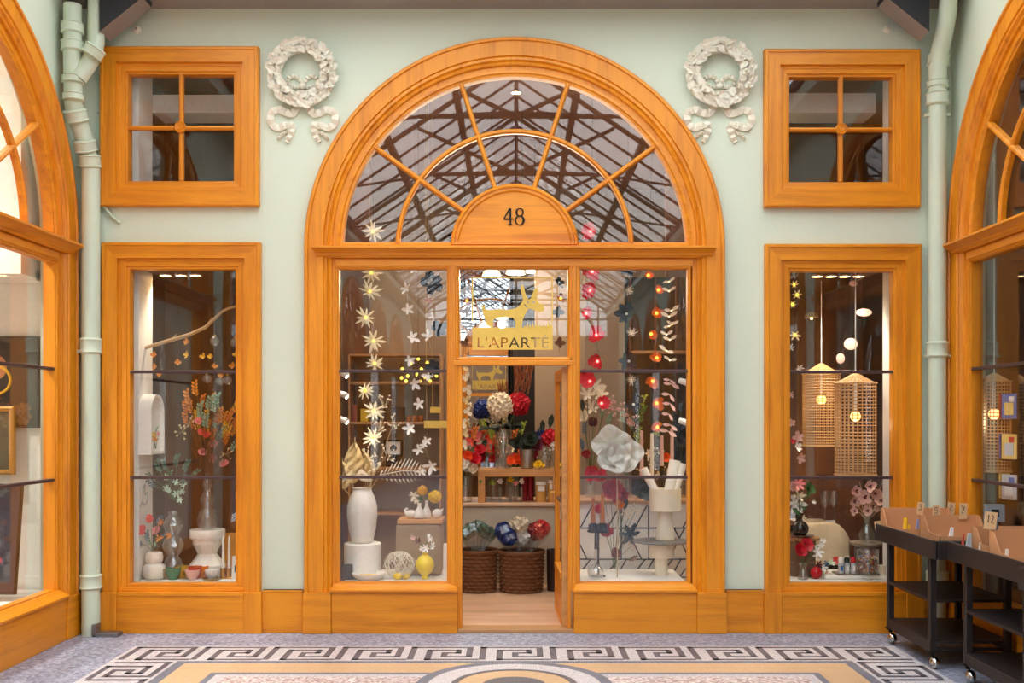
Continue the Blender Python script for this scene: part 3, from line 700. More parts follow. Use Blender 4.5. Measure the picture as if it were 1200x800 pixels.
# ---------------------------------------------------------------- plaster wreaths
def wreath(px, py, label):
    rng = random.Random(5)
    r = thing('plaster_wreath', label, 'wall ornament', P(px, py, 0))
    q = MB(); R = .212
    q.torus((0, -.018, 0), R, .05, 48, 10, 'y'); q.v = [(a, -.032+(b+.018)*.6, c) for a, b, c in q.v]
    for i in range(40):
        t = 2*PI*i/40
        for k in range(2):
            rr = R+(k-.5)*.056+rng.uniform(-.01, .01); a = t+k*.08+rng.uniform(-.05, .05)
            p = Vector((rr*math.cos(a), -.068-rng.uniform(0, .028), rr*math.sin(a))); f = rng.uniform(-1.1, 1.1)
            d = Vector((-math.sin(a)*math.cos(f)+math.cos(a)*math.sin(f), -.2, math.cos(a)*math.cos(f)+math.sin(a)*math.sin(f)))
            q.petal(p-d*.035, d, (rng.uniform(-.5, .5), -1, rng.uniform(-.5, .5)), .085, .065, -.3, 0, .1)
            if rng.random() < .35: q.sphere(p+Vector((0, -.016, 0)), .013, 8, 5)
    q.build('wreath_ring', plaster_white, r)
    def ribbon(name, pts, wdt, wave=.35):
        q = MB(); n = 44; L = len(pts)-1; loops = []
        def cr(t):
            s_ = min(L-1, int(t*L)); u = t*L-s_; p = [Vector(pts[max(0, min(L, s_+k))]) for k in (-1, 0, 1, 2)]
            return .5*((2*p[1])+(p[2]-p[0])*u+(2*p[0]-5*p[1]+4*p[2]-p[3])*u*u+(3*p[1]-p[0]-3*p[2]+p[3])*u**3)
        for i in range(n+1):
            t = i/n; c = cr(t); d = (cr(min(1, t+.01))-cr(max(0, t-.01))).normalized(); nn = Vector((-d.z, 0, d.x))
            w_ = wdt*(1 if t < .8 else 1-(t-.8)*2.2); y = -.022-.012*math.sin(i*PI*.5)*wave*2
            loops.append([c+nn*w_+Vector((0, y, 0)), c+nn*w_*.0+Vector((0, y-.006, 0)), c-nn*w_+Vector((0, y, 0)), c-nn*w_+Vector((0, 0, 0)), c+nn*w_+Vector((0, 0, 0))])
        q.loops(loops, True); q.f += [(4, 3, 2, 1, 0), tuple(5*n+k for k in range(5))]; q.m += [0, 0]
        q.build(name, plaster_white, r)
    k = 1/150
    for sg in (-1, 1):
        ribbon('ribbon_tail', [(sg*6*k, 0, -33*k), (sg*8*k, 0, -40*k), (sg*13*k, 0, -46*k), (sg*21*k, 0, -44*k), (sg*29*k, 0, -41*k), (sg*37*k, 0, -46*k), (sg*37*k, 0, -56*k), (sg*31*k, 0, -62*k), (sg*21*k, 0, -60*k), (sg*13*k, 0, -60*k), (sg*14*k, 0, -67*k), (sg*16*k, 0, -73*k), (sg*19*k, 0, -79*k)], .028)
        ribbon('ribbon_end', [(sg*20*k, 0, -58*k), (sg*17*k, 0, -66*k), (sg*24*k, 0, -70*k), (sg*30*k, 0, -76*k)], .013)
        ribbon('bow_loop', [(0, 0, -14*k), (sg*4*k, 0, -6*k), (sg*10*k, 0, -2*k), (sg*17*k, 0, -5*k), (sg*16*k, 0, -12*k), (sg*8*k, 0, -15*k), (0, 0, -15*k)], .015)
    q = MB(); q.sphere((0, -.035, -.098), .026, 12, 8, 0, (1.2, .8, .9)); q.build('knot', plaster_white, r, smooth=True)
    return r
wreath(355.5, 88, 'white plaster wreath with ribbon between the arch and the kinked pipe side window')
wreath(842.5, 88, 'white plaster wreath with ribbon between the arch and the straight drainpipe side window')

# ---------------------------------------------------------------- black carts with cardboard boxes
def cart(label, loc, rz=0):
    r = thing('display_cart', label, 'cart', loc, 'black wheeled display carts', rz)
    W, L = .60, 1.12       # x 0..W, y 0..-L, origin at far left corner
    q = MB(); z0, z1 = .745, .87
    q.box(0, .02, -L, 0, z0, z1); q.box(W-.02, W, -L, 0, z0, z1); q.box(.02, W-.02, -.02, 0, z0, z1); q.box(.02, W-.02, -L, -L+.02, z0, z1); q.box(.02, W-.02, -L+.02, -.02, z0+.01, z0+.03)
    q.build('tray', dark_paint, r, bevel=.008)
    for x in (.05, W-.05):
        for y in (-.2, -L+.16):
            q = MB(); q.box(x-.022, x+.022, y-.022, y+.022, .115, z0+.01); q.build('leg', dark_paint, r, bevel=.005)
            q = MB(); q.tube([(x, y, .125), (x, y, .085)], .014, 10); q.box(x-.03, x+.03, y-.03, y+.03, .11, .122); c = q.build('caster', black, r)
            q = MB(); q.sphere((x+.012, y-.008, .042), .041, 16, 10, sc=(.8, 1, 1)); q.build('wheel', chrome, c, smooth=True)
    for z, h_ in ((.445, .02), (.17, .075)):
        q = MB(); q.box(.03, W-.03, -L+.14, -.18, z, z+.018); q.box(.03, .045, -L+.14, -.18, z+.018-h_, z); q.box(W-.045, W-.03, -L+.14, -.18, z+.018-h_, z); q.build('shelf', dark_paint, r, bevel=.003)
    for y in (-.2, -L+.16):
        q = MB(); q.box(.05, W-.05, y-.012, y+.012, .12, .14); q.build('rail', dark_paint, r, bevel=.002)
    return r
cart('black wheeled cart at the far end of the row, nearest the rattan lamp window', (2.72, -.22, 0))
cart('black wheeled cart in the middle of the row of carts', (2.80, -1.34, 0))
cart('black wheeled cart closest to the camera, cut off by the photo edge', (2.70, -2.48, 0))
def file_box(label, loc, w, d, h, fr, rz=0):
    r = thing('cardboard_box', label, 'box', loc, 'open cardboard boxes on the carts', rz)
    q = MB(); q.box(0, w, -.006, 0, 0, h); q.build('back_panel', kraft, r)
    for x in (0, w-.006):
        q = MB(); q.add([(x, 0, 0), (x, -d, 0), (x, -d, fr), (x, -d*.45, fr+.01), (x, -d*.2, h*.98), (x, 0, h), (x+.006, 0, 0), (x+.006, -d, 0), (x+.006, -d, fr), (x+.006, -d*.45, fr+.01), (x+.006, -d*.2, h*.98), (x+.006, 0, h)],
                        [(0, 1, 2, 3, 4, 5), (11, 10, 9, 8, 7, 6), (0, 6, 7, 1), (1, 7, 8, 2), (2, 8, 9, 3), (3, 9, 10, 4), (4, 10, 11, 5), (5, 11, 6, 0)])
        q.build('side_panel', kraft, r)
    q = MB(); q.box(0, w, -d, -d+.006, 0, fr); q.build('front_panel', kraft, r)
    q = MB(); q.box(.006, w-.006, -d+.006, -.006, 0, .006); q.build('base', kraft, r)
    return r
zt_ = .776
FB = [('open cardboard box at the far end of the far cart, beside the rattan lamp window', 2.755, -.25, .5, .30, .215),
      ('open cardboard box at the near end of the far cart', 2.895, -.66, .40, .34, .20),
      ('open cardboard box at the far end of the middle cart', 2.945, -1.38, .43, .3, .195),
      ('open cardboard box with number twelve card on the middle cart', 2.86, -1.80, .5, .32, .215),
      ('open cardboard box on the cart closest to the camera', 2.76, -2.53, .5, .34, .2)]
for lb, x, y, w_, d_, h_ in FB: file_box(lb, (x, y, zt_), w_, d_, h_, .085)
# number cards standing on the boxes
def strokes(ch, w_, h_):
    D = {'3': [[(.1, .95), (.8, .95), (.4, .58), (.85, .4), (.8, .1), (.1, .05)]], '5': [[(.85, .95), (.2, .95), (.15, .55), (.7, .6), (.85, .3), (.6, .05), (.1, .08)]],
         '7': [[(.1, .95), (.85, .95), (.35, .03)]], '1': [[(.3, .8), (.55, .97), (.55, .03)]], '2': [[(.12, .8), (.4, .97), (.8, .75), (.15, .05), (.88, .05)]], '0': [[(.5, .96), (.15, .5), (.5, .04), (.85, .5), (.5, .96)]]}
    return [[(a*w_, b*h_) for a, b in l] for l in D[ch]]
def tagcard(px, py, y, w_, h_, txt, label, tilt=.1):
    p = P(px, py, y)
    r = thing('number_card', label, 'card', p, 'number cards on the boxes')
    q = MB(); q.box(-w_/2, w_/2, -.002, .002, -.02, h_); c = q.build('card', kraft_light, r); c.rotation_euler = (0, tilt, 0)
    q = MB(); n = len(txt); cw = w_*.7/n
    for i, ch in enumerate(txt):
        for l in strokes(ch, cw*.8, h_*.6): q.tube([(-w_*.35+i*cw+a, -.0035, h_*.2+b) for a, b in l], .0022, 5)
    q.build('numeral', dark_iron, c)
for a in ((1078, 600, -.262, .052, .076, '3', 'kraft card with handwritten numeral on the farthest cardboard box', .16),
          (1097.5, 604, -.5, .056, .075, '5', 'kraft card with handwritten numeral in front of the straight drainpipe', 0),
          (1114, 600, -.262, .056, .074, '2', 'slanted kraft number card, third from the far end', .12),
          (1128.5, 605, -.68, .056, .095, '7', 'tall kraft number card, fourth from the far end', .03),
          (1160, 616, -1.82, .074, .085, '12', 'kraft card with handwritten two-digit number, closest to the camera', .12),
          (1029, 620, -.24, .046, .062, '1', 'small kraft card at the far corner of the first cart', -.1)): tagcard(*a)
# items standing in the boxes
def wedge(px, py, y, w_, h_, rgb, label, name='card_packet', cat='packet', tilt=0, shape='card'):
    p = P(px, py, y); q = MB(); bt = zt_+.008-p.z
    if shape == 'tube': q.tube([(0, 0, bt), (tilt*.5*h_, 0, 0), (tilt*h_, 0, h_)], w_/2, 10)
    else: q.add([(-w_/2, -.006, bt), (w_/2, -.006, bt), (w_/2*.5+tilt*h_, -.006, h_), (-w_/2*.3+tilt*h_, -.006, h_), (-w_/2, .006, bt), (w_/2, .006, bt), (w_/2*.5+tilt*h_, .006, h_), (-w_/2*.3+tilt*h_, .006, h_)],
                [(0, 1, 2, 3), (7, 6, 5, 4), (0, 4, 5, 1), (1, 5, 6, 2), (2, 6, 7, 3), (3, 7, 4, 0)])
    o = q.build(name, mat('paper_%d_%d_%d' % rgb, rgb, .6, 0, .15, 60), None, p, smooth=False)
    tag(o, label, cat, 'packets in the cardboard boxes')
wedge(1059, 624, -.45, .03, .11, (240, 190, 30), 'upright yellow paper tube in the farthest cardboard box', 'paper_tube', 'tube', .15, 'tube')
wedge(1065, 624, -.5, .028, .06, (230, 180, 40), 'short yellow packet beside the yellow tube')
wedge(1074, 624, -.52, .034, .10, (150, 150, 190), 'blue pointed paper packet in the farthest cardboard box', tilt=.1)
wedge(1113, 633, -.95, .042, .09, (245, 245, 245), 'white pointed paper packet on the far cart', tilt=.15)
wedge(1127, 636, -1.42, .018, .06, (200, 70, 60), 'thin red striped packet beside the box with number twelve', tilt=.2)
wedge(1134, 641, -1.44, .05, .09, (190, 196, 200), 'silvery grey packet leaning against the box with number twelve', tilt=.12)
wedge(1147, 644, -1.5, .02, .05, (244, 236, 226), 'small white packet in the box with number twelve', tilt=.25)
wedge(1179, 652, -1.92, .03, .045, (240, 226, 214), 'small white packet in the middle cart, near its near end', tilt=.1)
t = thing('framed_card', 'grey box frame standing behind the number twelve card', 'frame', P(1166, 611, -1.745))
q = MB(); q.loops(rect_loop(-.055, .055, 0, .105, [(0, .03), (0, -.01), (.03, -.01), (.032, .02)]), True); q.box(-.02, .02, .0, .02, zt_+.008-t.location.z, 0); q.build('frame', mat('grey_card', (120, 126, 132), .6), t)
q = MB(); q.box(-.03, .03, .0, .02, .03, .075); q.build('picture', black, t)
# ---------------------------------------------------------------- shared builders for the displays
rng = random.Random(11)
def single(q, name, mt, label, cat, loc, group=None, smooth=True, bevel=0, ang=.7):
    return tag(q.build(name, mt, None, loc, smooth, bevel, ang), label, cat, group)
def vessel(prof_px, px, py, y, mt, name, label, cat, group=None, n=28):
    """lathe from (radius px, height px above base) pairs"""
    s = S(y); q = MB(); q.lathe([(r/s, h/s) for r, h in prof_px], n=n)
    return single(q, name, mt, label, cat, P(px, py, y), group)
def shell(pts, t=1.0):
    """outer profile bottom-up -> closed vessel profile with an inner wall"""
    return [(0, pts[0][1])]+list(pts)+[(max(.3, r-t), h) for r, h in reversed(pts) if h > pts[0][1]+t]+[(0, pts[0][1]+t)]
def bouquet(name, label, cat, px, py, y, items, stem_mat, mats, group=None):
    """items: (dx px, dy px up, kind, material key, size px). Parts: stems + one part per bloom or spray"""
    s = S(y); r = thing(name, label, cat, P(px, py, y), group)
    q = MB()
    for dx, dy, kind, k, sz in items:
        yy = rng.uniform(-.06, .06)
        tip = Vector((dx/s, yy, dy/s)); base = Vector((rng.uniform(-.01, .01), 0, rng.uniform(0, .02)))
        mid = base.lerp(tip, .5)+Vector((-dx/s*.12, 0, .01))
        q.tube([base, mid, tip], .0022, 4)
        R_ = sz/s; b = MB(); mt = mats[k]
        if kind == 'spray': b.spray(tip-Vector((dx/s, yy, dy/s)).normalized()*R_*1.0, tip+Vector((dx/s+rng.uniform(-.08, .08), yy, dy/s)).normalized()*R_*1.15, 9, R_*.46, R_*.34, 0, 1, .002, rng, .4); nm = 'leaf_spray'; mm = [mt, stem_mat]
        elif kind == 'pom': b.pompom(tip, R_, 46, R_*.42, rng); nm = 'blossom'; mm = mt
        elif kind == 'star': b.flower(tip, (rng.uniform(-.4, .4), -1, rng.uniform(-.2, .6)), 6, R_, R_*.42, .3, 0, rng, .2); b.sphere(tip+Vector((0, -.004, 0)), R_*.16, 8, 5); nm = 'flower'; mm = mt
        elif kind == 'rose':
            ax = (rng.uniform(-.4, .4), -1, rng.uniform(.1, .7)); b.flower(tip, ax, 6, R_, R_*.95, .35, 0, rng, .6); b.flower(tip, ax, 5, R_*.7, R_*.7, .9, 0, rng, .6); b.sphere(tip, R_*.3, 8, 6); nm = 'flower'; mm = mt
        elif kind == 'dot':
            for _ in range(9):
                c = tip+Vector((rng.uniform(-1, 1), rng.uniform(-.6, .6), rng.uniform(-1, 1)))*R_; b.sphere(c, R_*.16, 6, 4); b.tube([tip, c], .001, 3)
            nm = 'berry_sprig'; mm = mt
        elif kind == 'leaf': b.petal(tip-Vector((dx/s, 0, dy/s)).normalized()*R_, (dx/s+.001, yy*.3, dy/s), (0, -1, .2), R_*1.8, R_*.8, .1, 0, .1); nm = 'leaf'; mm = mt
        b.build(nm, mm, r)
    q.build('stems', stem_mat, r)
    return r
C = dict(orange=mat('orange_leaf', (226, 140, 36), .6), amber=mat('amber_leaf', (205, 112, 30), .6), gold=mat('golden_leaf', (232, 178, 50), .6), euc=mat('eucalyptus_leaf', (132, 168, 138), .6),
         teal=mat('dusty_green_leaf', (84, 116, 100), .6), mint=mat('pale_mint_leaf', (196, 220, 196), .6), coral=mat('coral_petal', (236, 96, 84), .6), pink=mat('pink_petal', (240, 150, 150), .6),
         blue=mat('dusty_blue_leaf', (86, 108, 130), .6), navy=mat('navy_petal', (36, 58, 128), .6), red=mat('red_petal', (200, 24, 44), .55), crimson=mat('crimson_petal', (150, 20, 36), .55), cream=mat('cream_petal', (240, 226, 200), .6),
         white=mat('white_petal', (244, 240, 232), .6), yellow=mat('yellow_petal', (240, 200, 40), .6), green=mat('leaf_green', (64, 120, 56), .6), lime=mat('lime_leaf', (150, 170, 60), .6), dark=mat('dark_leaf', (36, 48, 40), .6), ink=mat('blue_black_petal', (26, 44, 60), .6),
         blush=mat('blush_petal', (224, 180, 170), .6), plum=mat('plum_petal', (110, 40, 56), .6), straw=mat('dried_straw', (214, 190, 140), .8), oran=mat('orange_red_petal', (236, 84, 30), .6), brown=mat('brown_leaf', (120, 76, 44), .7))
twig = mat('brown_twig', (110, 78, 50), .8); stem = mat('green_stem', (92, 110, 70), .7); palestem = mat('pale_stem', (196, 176, 140), .7)
led = emis('warm_fairy_light', (255, 214, 130), 7); redled = emis('red_fairy_light', (255, 120, 110), 4); amberled = emis('amber_fairy_light', (255, 150, 50), 6)
def platform(name, label, x0, x1, y0, y1, ztop, mt=None):
    q = MB(); q.box(x0, x1, y0, y1, .04, ztop); return tag(q.build(name, mt or white, bevel=.004), label, 'display platform')
ZP = wz(683)-.008
platform('display_plinth', 'white platform under the bubble vases and teacups', -3.01, wx(280)+.04, .2, .75, ZP)
platform('display_plinth', 'white platform under the tall vase and burlap cube', XC-1.36, XC-.53, .12, .80, ZP)
platform('display_plinth', 'pale platform under the stacked cream planters', XC+.53, XC+1.36, .12, .80, ZP)
platform('display_plinth', 'white platform under the confetti jar', wx(922)-.06, 2.98, .2, .80, ZP)
def at(px, y, z=None):
    """point on the display platform seen at column px"""
    s = S(y); return Vector(((px-VX)/s, y, ZP if z is None else z))
def onp(y):                       # image row of the platform top at depth y
    return VY+(EYE-ZP)*S(y)

# ---------------------------------------------------------------- left tall window
yb = .34
q = MB(); q.tube([P(150, 416, yb), P(168, 408, yb), P(195, 400, yb), P(222, 392, yb), P(240, 384, yb), P(252, 373, yb), P(260, 365, yb), P(268, 361, yb), P(282, 358, yb)], [.013, .014, .016, .015, .014, .012, .011, .011, .010], 8)
q.tube([P(240, 384, yb), P(246, 376, yb), P(248, 372, yb)], [.008, .006, .003], 6); q.tube([P(200, 399, yb), P(207, 391, yb)], [.006, .003], 6)
single(q, 'bare_branch', mat('peeled_branch', (196, 160, 116), .8, 0, .15, 60), 'bare pale branch hung diagonally across the top of the display window', 'branch', (0, 0, 0))
def brow(x):
    pts = [(150, 416), (195, 400), (222, 392), (240, 384), (252, 373), (260, 365), (282, 358)]
    for (a, b), (c, d) in zip(pts, pts[1:]):
        if a <= x <= c: return b+(d-b)*(x-a)/(c-a)
    return 400
def hang(name, label, cat, px, py, y, top_py, group, fill, loc_top=True):
    r = thing(name, label, cat, P(px, top_py, y), group); s = S(y); dz = -(py-top_py)/s
    q = MB(); q.tube([(0, 0, 0), (0, 0, dz)], .0012, 4); q.build('thread', cord_mat, r)
    fill(r, Vector((0, 0, dz)), s); return r
orn = sorted([(219, 401), (181, 416), (220, 416), (209, 425), (182, 430), (239, 418), (246.5, 418), (251, 429), (273, 429), (188, 439), (260, 440), (277, 416)])
def amber_fill(r, c, s):
    q = MB(); q.flower(c, (rng.uniform(-.5, .5), -1, .3), 4, 4.2/s, 3.4/s, .4, 0, rng, .5); q.build('petals', C['gold' if rng.random() < .4 else 'orange'], r)
for i, (x, y) in enumerate(orn): hang('paper_blossom', 'amber paper blossom hanging below the bare branch, %s from the left' % ORD[i], 'ornament', x, y, yb, brow(x), 'amber paper blossoms below the branch', amber_fill)
def bauble_fill(r, c, s):
    q = MB(); q.sphere(c-Vector((0, 0, .5/s)), 5.5/s, 16, 10); q.build('bauble', vaseglass, r, smooth=True)
    q = MB(); q.tube([c+Vector((0, 0, 4.5/s)), c+Vector((0, 0, 7/s))], 1.4/s, 8); q.build('cap', brass, r)
for i, (x, y) in enumerate(sorted([(251.5, 399), (275.5, 401), (242.5, 443), (258, 446), (266.5, 445)])): hang('glass_bauble', 'clear glass bauble hanging below the bare branch, %s from the left' % ORD[i], 'bauble', x, y, yb, brow(x), 'glass baubles below the branch', bauble_fill)
# arched wall niche on the white return panel
def niche():
    s = S(.3); r = thing('wall_niche', 'white arched wall niche holding a tiny posy on the white panel', 'shelf', (-3.02, .33, P(0, 532, .3).z))
    hh, w_, d = 70/s, .155, .105; n = 20
    def outl(w, z0, h): return [(-w, z0), ]+[(-w*math.cos(PI*i/n), z0+h-w+w*math.sin(PI*i/n)) for i in range(n+1)]+[(w, z0)]
    o, i_ = outl(w_, 0, hh), outl(w_-.022, .022, hh-.044)
    lp = [[(x, y, z) for y, z in o] for x in (0, d)]+[[(x, y, z) for y, z in i_] for x in (d, .012)]
    q = MB(); q.loops(lp, True); k = len(o); q.f += [tuple(range(3*k, 4*k))]; q.m += [0]; q.build('shell', ceramic, r, smooth=True, ang=.5)
    return r
niche()
bouquet('posy', 'tiny yellow and red posy standing in the white arched niche', 'flowers', 181.5, 527, .30, [(-3, 16, 'star', 'red', 4), (1, 18, 'star', 'yellow', 5), (3, 13, 'star', 'orange', 4), (-1, 23, 'spray', 'mint', 4), (4, 19, 'star', 'pink', 3.5)], stem, C)
# hourglass pedestal, glass bubble vase and autumn bouquet
yv = .48; b = onp(yv)-1
r = thing('pedestal', 'white hourglass pedestal carrying the stacked bubble vase', 'pedestal', P(243, b, yv)); s = S(yv)
H = b-620
q = MB(); q.lathe([(0, 0), (19/s, 0), (21/s, 3/s), (21/s, 11/s), (15/s, 18/s), (11/s, 24/s), (13/s, 29/s), (17/s, 36/s), (17/s, (H-10)/s)], n=14); q.build('body', ceramic, r, smooth=True, ang=.3)
q = MB(); q.lathe([(0, (H-10)/s), (20/s, (H-10)/s), (20.5/s, (H-9)/s), (20.5/s, (H-1)/s), (20/s, H/s), (0, H/s)], n=36); q.build('top', ceramic, r, smooth=True)
vessel(shell([(6, 0), (11, 4), (13, 12), (10.5, 20), (6, 25), (9, 30), (9.5, 36), (6, 43), (4, 46), (6, 50), (6, 55), (3.4, 60), (4, 66)], .6), 243, 619.5, yv, vaseglass, 'bubble_vase', 'clear glass bubble vase standing on the white hourglass pedestal', 'vase')
items = []
for dx, dy, k, sz in ((-26, 118, 'amber', 9), (-18, 128, 'orange', 10), (-10, 138, 'orange', 10), (-22, 104, 'amber', 10), (-14, 108, 'gold', 8), (-4, 112, 'euc', 11), (4, 120, 'euc', 11), (14, 124, 'euc', 10), (0, 100, 'euc', 10), (6, 130, 'orange', 6), (12, 104, 'amber', 11), (20, 96, 'gold', 10), (26, 106, 'amber', 10), (22, 86, 'gold', 11), (30, 90, 'orange', 9), (2, 92, 'orange', 10), (-10, 96, 'gold', 9), (30, 72, 'euc', 9), (8, 84, 'amber', 9), (30, 118, 'gold', 8), (14, 112, 'gold', 7)):
    items.append((dx, dy-26, 'spray', k, sz))
for dx, dy, k in ((-4, 92, 'coral'), (-10, 104, 'pink'), (6, 78, 'pink'), (-6, 68, 'pink'), (6, 60, 'pink'), (18, 54, 'pink'), (2, 88, 'coral')): items.append((dx, dy-26, 'rose', k, 5.5))
for dx, dy, k, sz in ((-16, 116, 'orange', 9), (-6, 124, 'amber', 9), (10, 118, 'mint', 8), (18, 104, 'orange', 9), (24, 80, 'amber', 9), (-2, 108, 'gold', 8), (8, 96, 'euc', 9), (-18, 98, 'amber', 8), (16, 88, 'euc', 9), (33, 100, 'amber', 8)): items.append((dx, dy-26, 'spray', k, sz))
items += [(-30, 66, 'dot', 'straw', 8), (-22, 76, 'dot', 'straw', 9), (12, 44, 'dot', 'brown', 8), (22, 40, 'dot', 'straw', 7)]
bouquet('leaf_bouquet', 'large bouquet of orange and eucalyptus leaves in the bubble vase on the pedestal', 'bouquet', 243, 572, yv, items, twig, C)
# triple bubble vase with eucalyptus
yv2 = .36; b2 = onp(yv2)-1
vessel(shell([(8, 0), (12, 7), (12.5, 12), (9, 20), (6, 24), (9, 28), (13, 36), (10, 44), (6, 48), (9, 53), (12, 60), (9, 68), (5, 72), (6, 76)], .6), 203, b2, yv2, vaseglass, 'bubble_vase', 'clear triple bubble vase standing on the platform with dark eucalyptus', 'vase')
it = [(dx, dy, 'spray', k, sz) for dx, dy, k, sz in ((-16, 36, 'teal', 9), (-20, 26, 'teal', 8), (-8, 38, 'teal', 9), (6, 42, 'teal', 9), (16, 36, 'teal', 9), (24, 28, 'teal', 8), (-6, 24, 'teal', 8), (14, 22, 'teal', 8), (-22, 18, 'blue', 8))]
it += [(dx, dy, 'star', 'mint', 5) for dx, dy in ((-8, 14), (2, 20), (8, 10), (12, 18), (10, 2), (4, 8), (-2, 12), (-10, 26))]
bouquet('eucalyptus_bunch', 'dark green eucalyptus bunch with pale mint sprigs in the triple bubble vase', 'bouquet', 203, 598-12, yv2, it, stem, C)
# two tier ring vase
yr = .27; b3 = onp(yr)-.5
vessel(shell([(11, 0), (13, 3), (13.6, 9), (12, 15), (7.5, 18), (9.5, 20), (10.2, 25), (9, 30), (6.5, 31.5)], 1.5), 181, b3, yr, ceramic, 'ring_vase', 'white two-tier rounded ceramic vase with coral and blue flowers', 'vase')
bouquet('flower_bunch', 'coral and dusty blue flower bunch in the white two-tier vase', 'bouquet', 179, b3-31, yr, [(-9, 26, 'rose', 'coral', 6), (-4, 38, 'rose', 'coral', 5.5), (3, 24, 'rose', 'pink', 6), (-14, 22, 'spray', 'blue', 8), (-6, 14, 'spray', 'blue', 8), (6, 34, 'spray', 'blue', 7), (-12, 10, 'star', 'blue', 5), (0, 10, 'spray', 'euc', 6), (8, 16, 'spray', 'blue', 6)], stem, C)
bouquet('flower_sprig', 'thin sprig of orange blossoms leaning from the white two-tier vase', 'flowers', 184, b3-31, yr-.02, [(3, 16, 'star', 'orange', 5), (14, 20, 'star', 'orange', 5), (6, 34, 'star', 'amber', 5), (0, 10, 'leaf', 'euc', 4)], twig, C)
def leaning(name, label, cat, px, w, h, y, mt, lean=.12, rz=0, th=.006, extra=None):
    s = S(y); r = thing(name, label, cat, at(px, y), None, rz)
    q = MB(); q.box(-w/s/2, w/s/2, -th/2, th/2, 0, h/s); o = q.build('board', mt, r); o.rotation_euler = (-lean, 0, 0)
    if extra: extra(o, s, w, h, th)
    return r
def floral(o, s, w, h, th):
    q = MB()
    for i in range(9): q.flower((rng.uniform(-.35, .35)*w/s, -th/2-.002, rng.uniform(.15, .85)*h/s), (0, -1, 0), 5, 3/s, 1.6/s, .1, i % 3, rng)
    q.build('flower_motif', [C['coral'], C['blue'], C['pink']], o)
leaning('greeting_card', 'white card with floral picture leaning at the corner beside the two-tier vase', 'card', 160, 14, 30, .30, white, .15, .3, .006, floral)
leaning('orange_board', 'plain orange board leaning behind the candles', 'board', 270, 18, 46, .62, mat('ochre_card', (216, 150, 66), .7))
def marks(o, s, w, h, th):
    q = MB(); q.box(-.8/s, .8/s, -th/2-.001, -th/2, h*.3/s, h*.6/s); q.build('printed_mark', black, o)
leaning('label_card', 'narrow white card with a small dark mark beside the candles', 'card', 275.5, 8, 27, .24, white, .08, 0, .005, marks)
def cup(px, w, h, y, rgb, label):
    s = S(y); r = thing('teacup', label, 'cup', at(px, y), 'coloured teacups'); mt = mat('glaze_%d_%d_%d' % rgb, rgb, .25)
    q = MB(); q.lathe([(a/s, b/s) for a, b in shell([(w*.26, 0), (w*.28, h*.12), (w*.42, h*.45), (w*.49, h*.8), (w*.5, h)], .7)], n=28); q.build('bowl', mt, r, smooth=True)
    q = MB(); q.torus((-w*.52/s, 0, h*.6/s), h*.26/s, .7/s, 16, 6, 'y'); q.build('handle', brass, r, smooth=True)
cup(203, 18, 14, .235, (72, 130, 102), 'green teacup at the front of the platform, left of the pink cup')
cup(213, 17, 14, .31, (216, 170, 60), 'yellow teacup behind the green cup')
cup(236, 16, 14, .33, (224, 120, 40), 'orange teacup behind the white cup')
cup(229, 16, 14, .285, (196, 66, 54), 'red teacup behind the pink cup')
cup(225.5, 17, 12, .225, (238, 186, 178), 'pink teacup at the front between green and white cups')
cup(248.5, 17, 11, .26, (240, 234, 226), 'white teacup behind the brass dish')
q = MB(); s = S(.215); q.lathe([(a/s, b/s) for a, b in shell([(6, 0), (10, 1.5), (10.5, 2.6)], .6)], n=28); single(q, 'brass_dish', brass, 'small shallow brass dish in front of the white teacup', 'dish', at(247, .215))
for px, lean, lb in ((261.5, -1.5, 'white taper candle in a brass cup, left one of the pair'), (268.5, -.6, 'white taper candle in a brass cup, right one of the pair')):
    y = .30; s = S(y); r = thing('candle_holder', lb.replace('white taper candle in a brass cup', 'low brass candle cup'), 'candle holder', at(px, y))
    q = MB(); q.lathe([(a/s, b/s) for a, b in shell([(5.4, 0), (5.6, 1), (4, 2), (3.4, 8), (3.6, 12)], .8)], n=24); q.build('cup', brass, r, smooth=True)
    q = MB(); q.lathe([(0, 0), (2/s, 0), (1.2/s, 47/s), (.3/s, 49/s), (0, 49/s)], n=12); single(q, 'taper_candle', ceramic, lb, 'candle', at(px, y)+Vector((0, 0, 1.2/s)))
q = MB(); y = .33   # wire hand drawing on the white panel
hp = [(160, 592), (164, 586), (165, 570), (167, 567), (167, 580), (171, 577), (171, 586), (168, 590), (163, 592), (160, 588)]
s = S(.35); q.tube([(-3.012, .2+.02*i/3+(x-160)*.012, P(0, yy, .3).z) for i, (x, yy) in enumerate(hp)], .002, 5)
single(q, 'wire_ornament', dark_iron, 'thin dark wire outline of a hand on the white panel', 'ornament', (0, 0, 0))

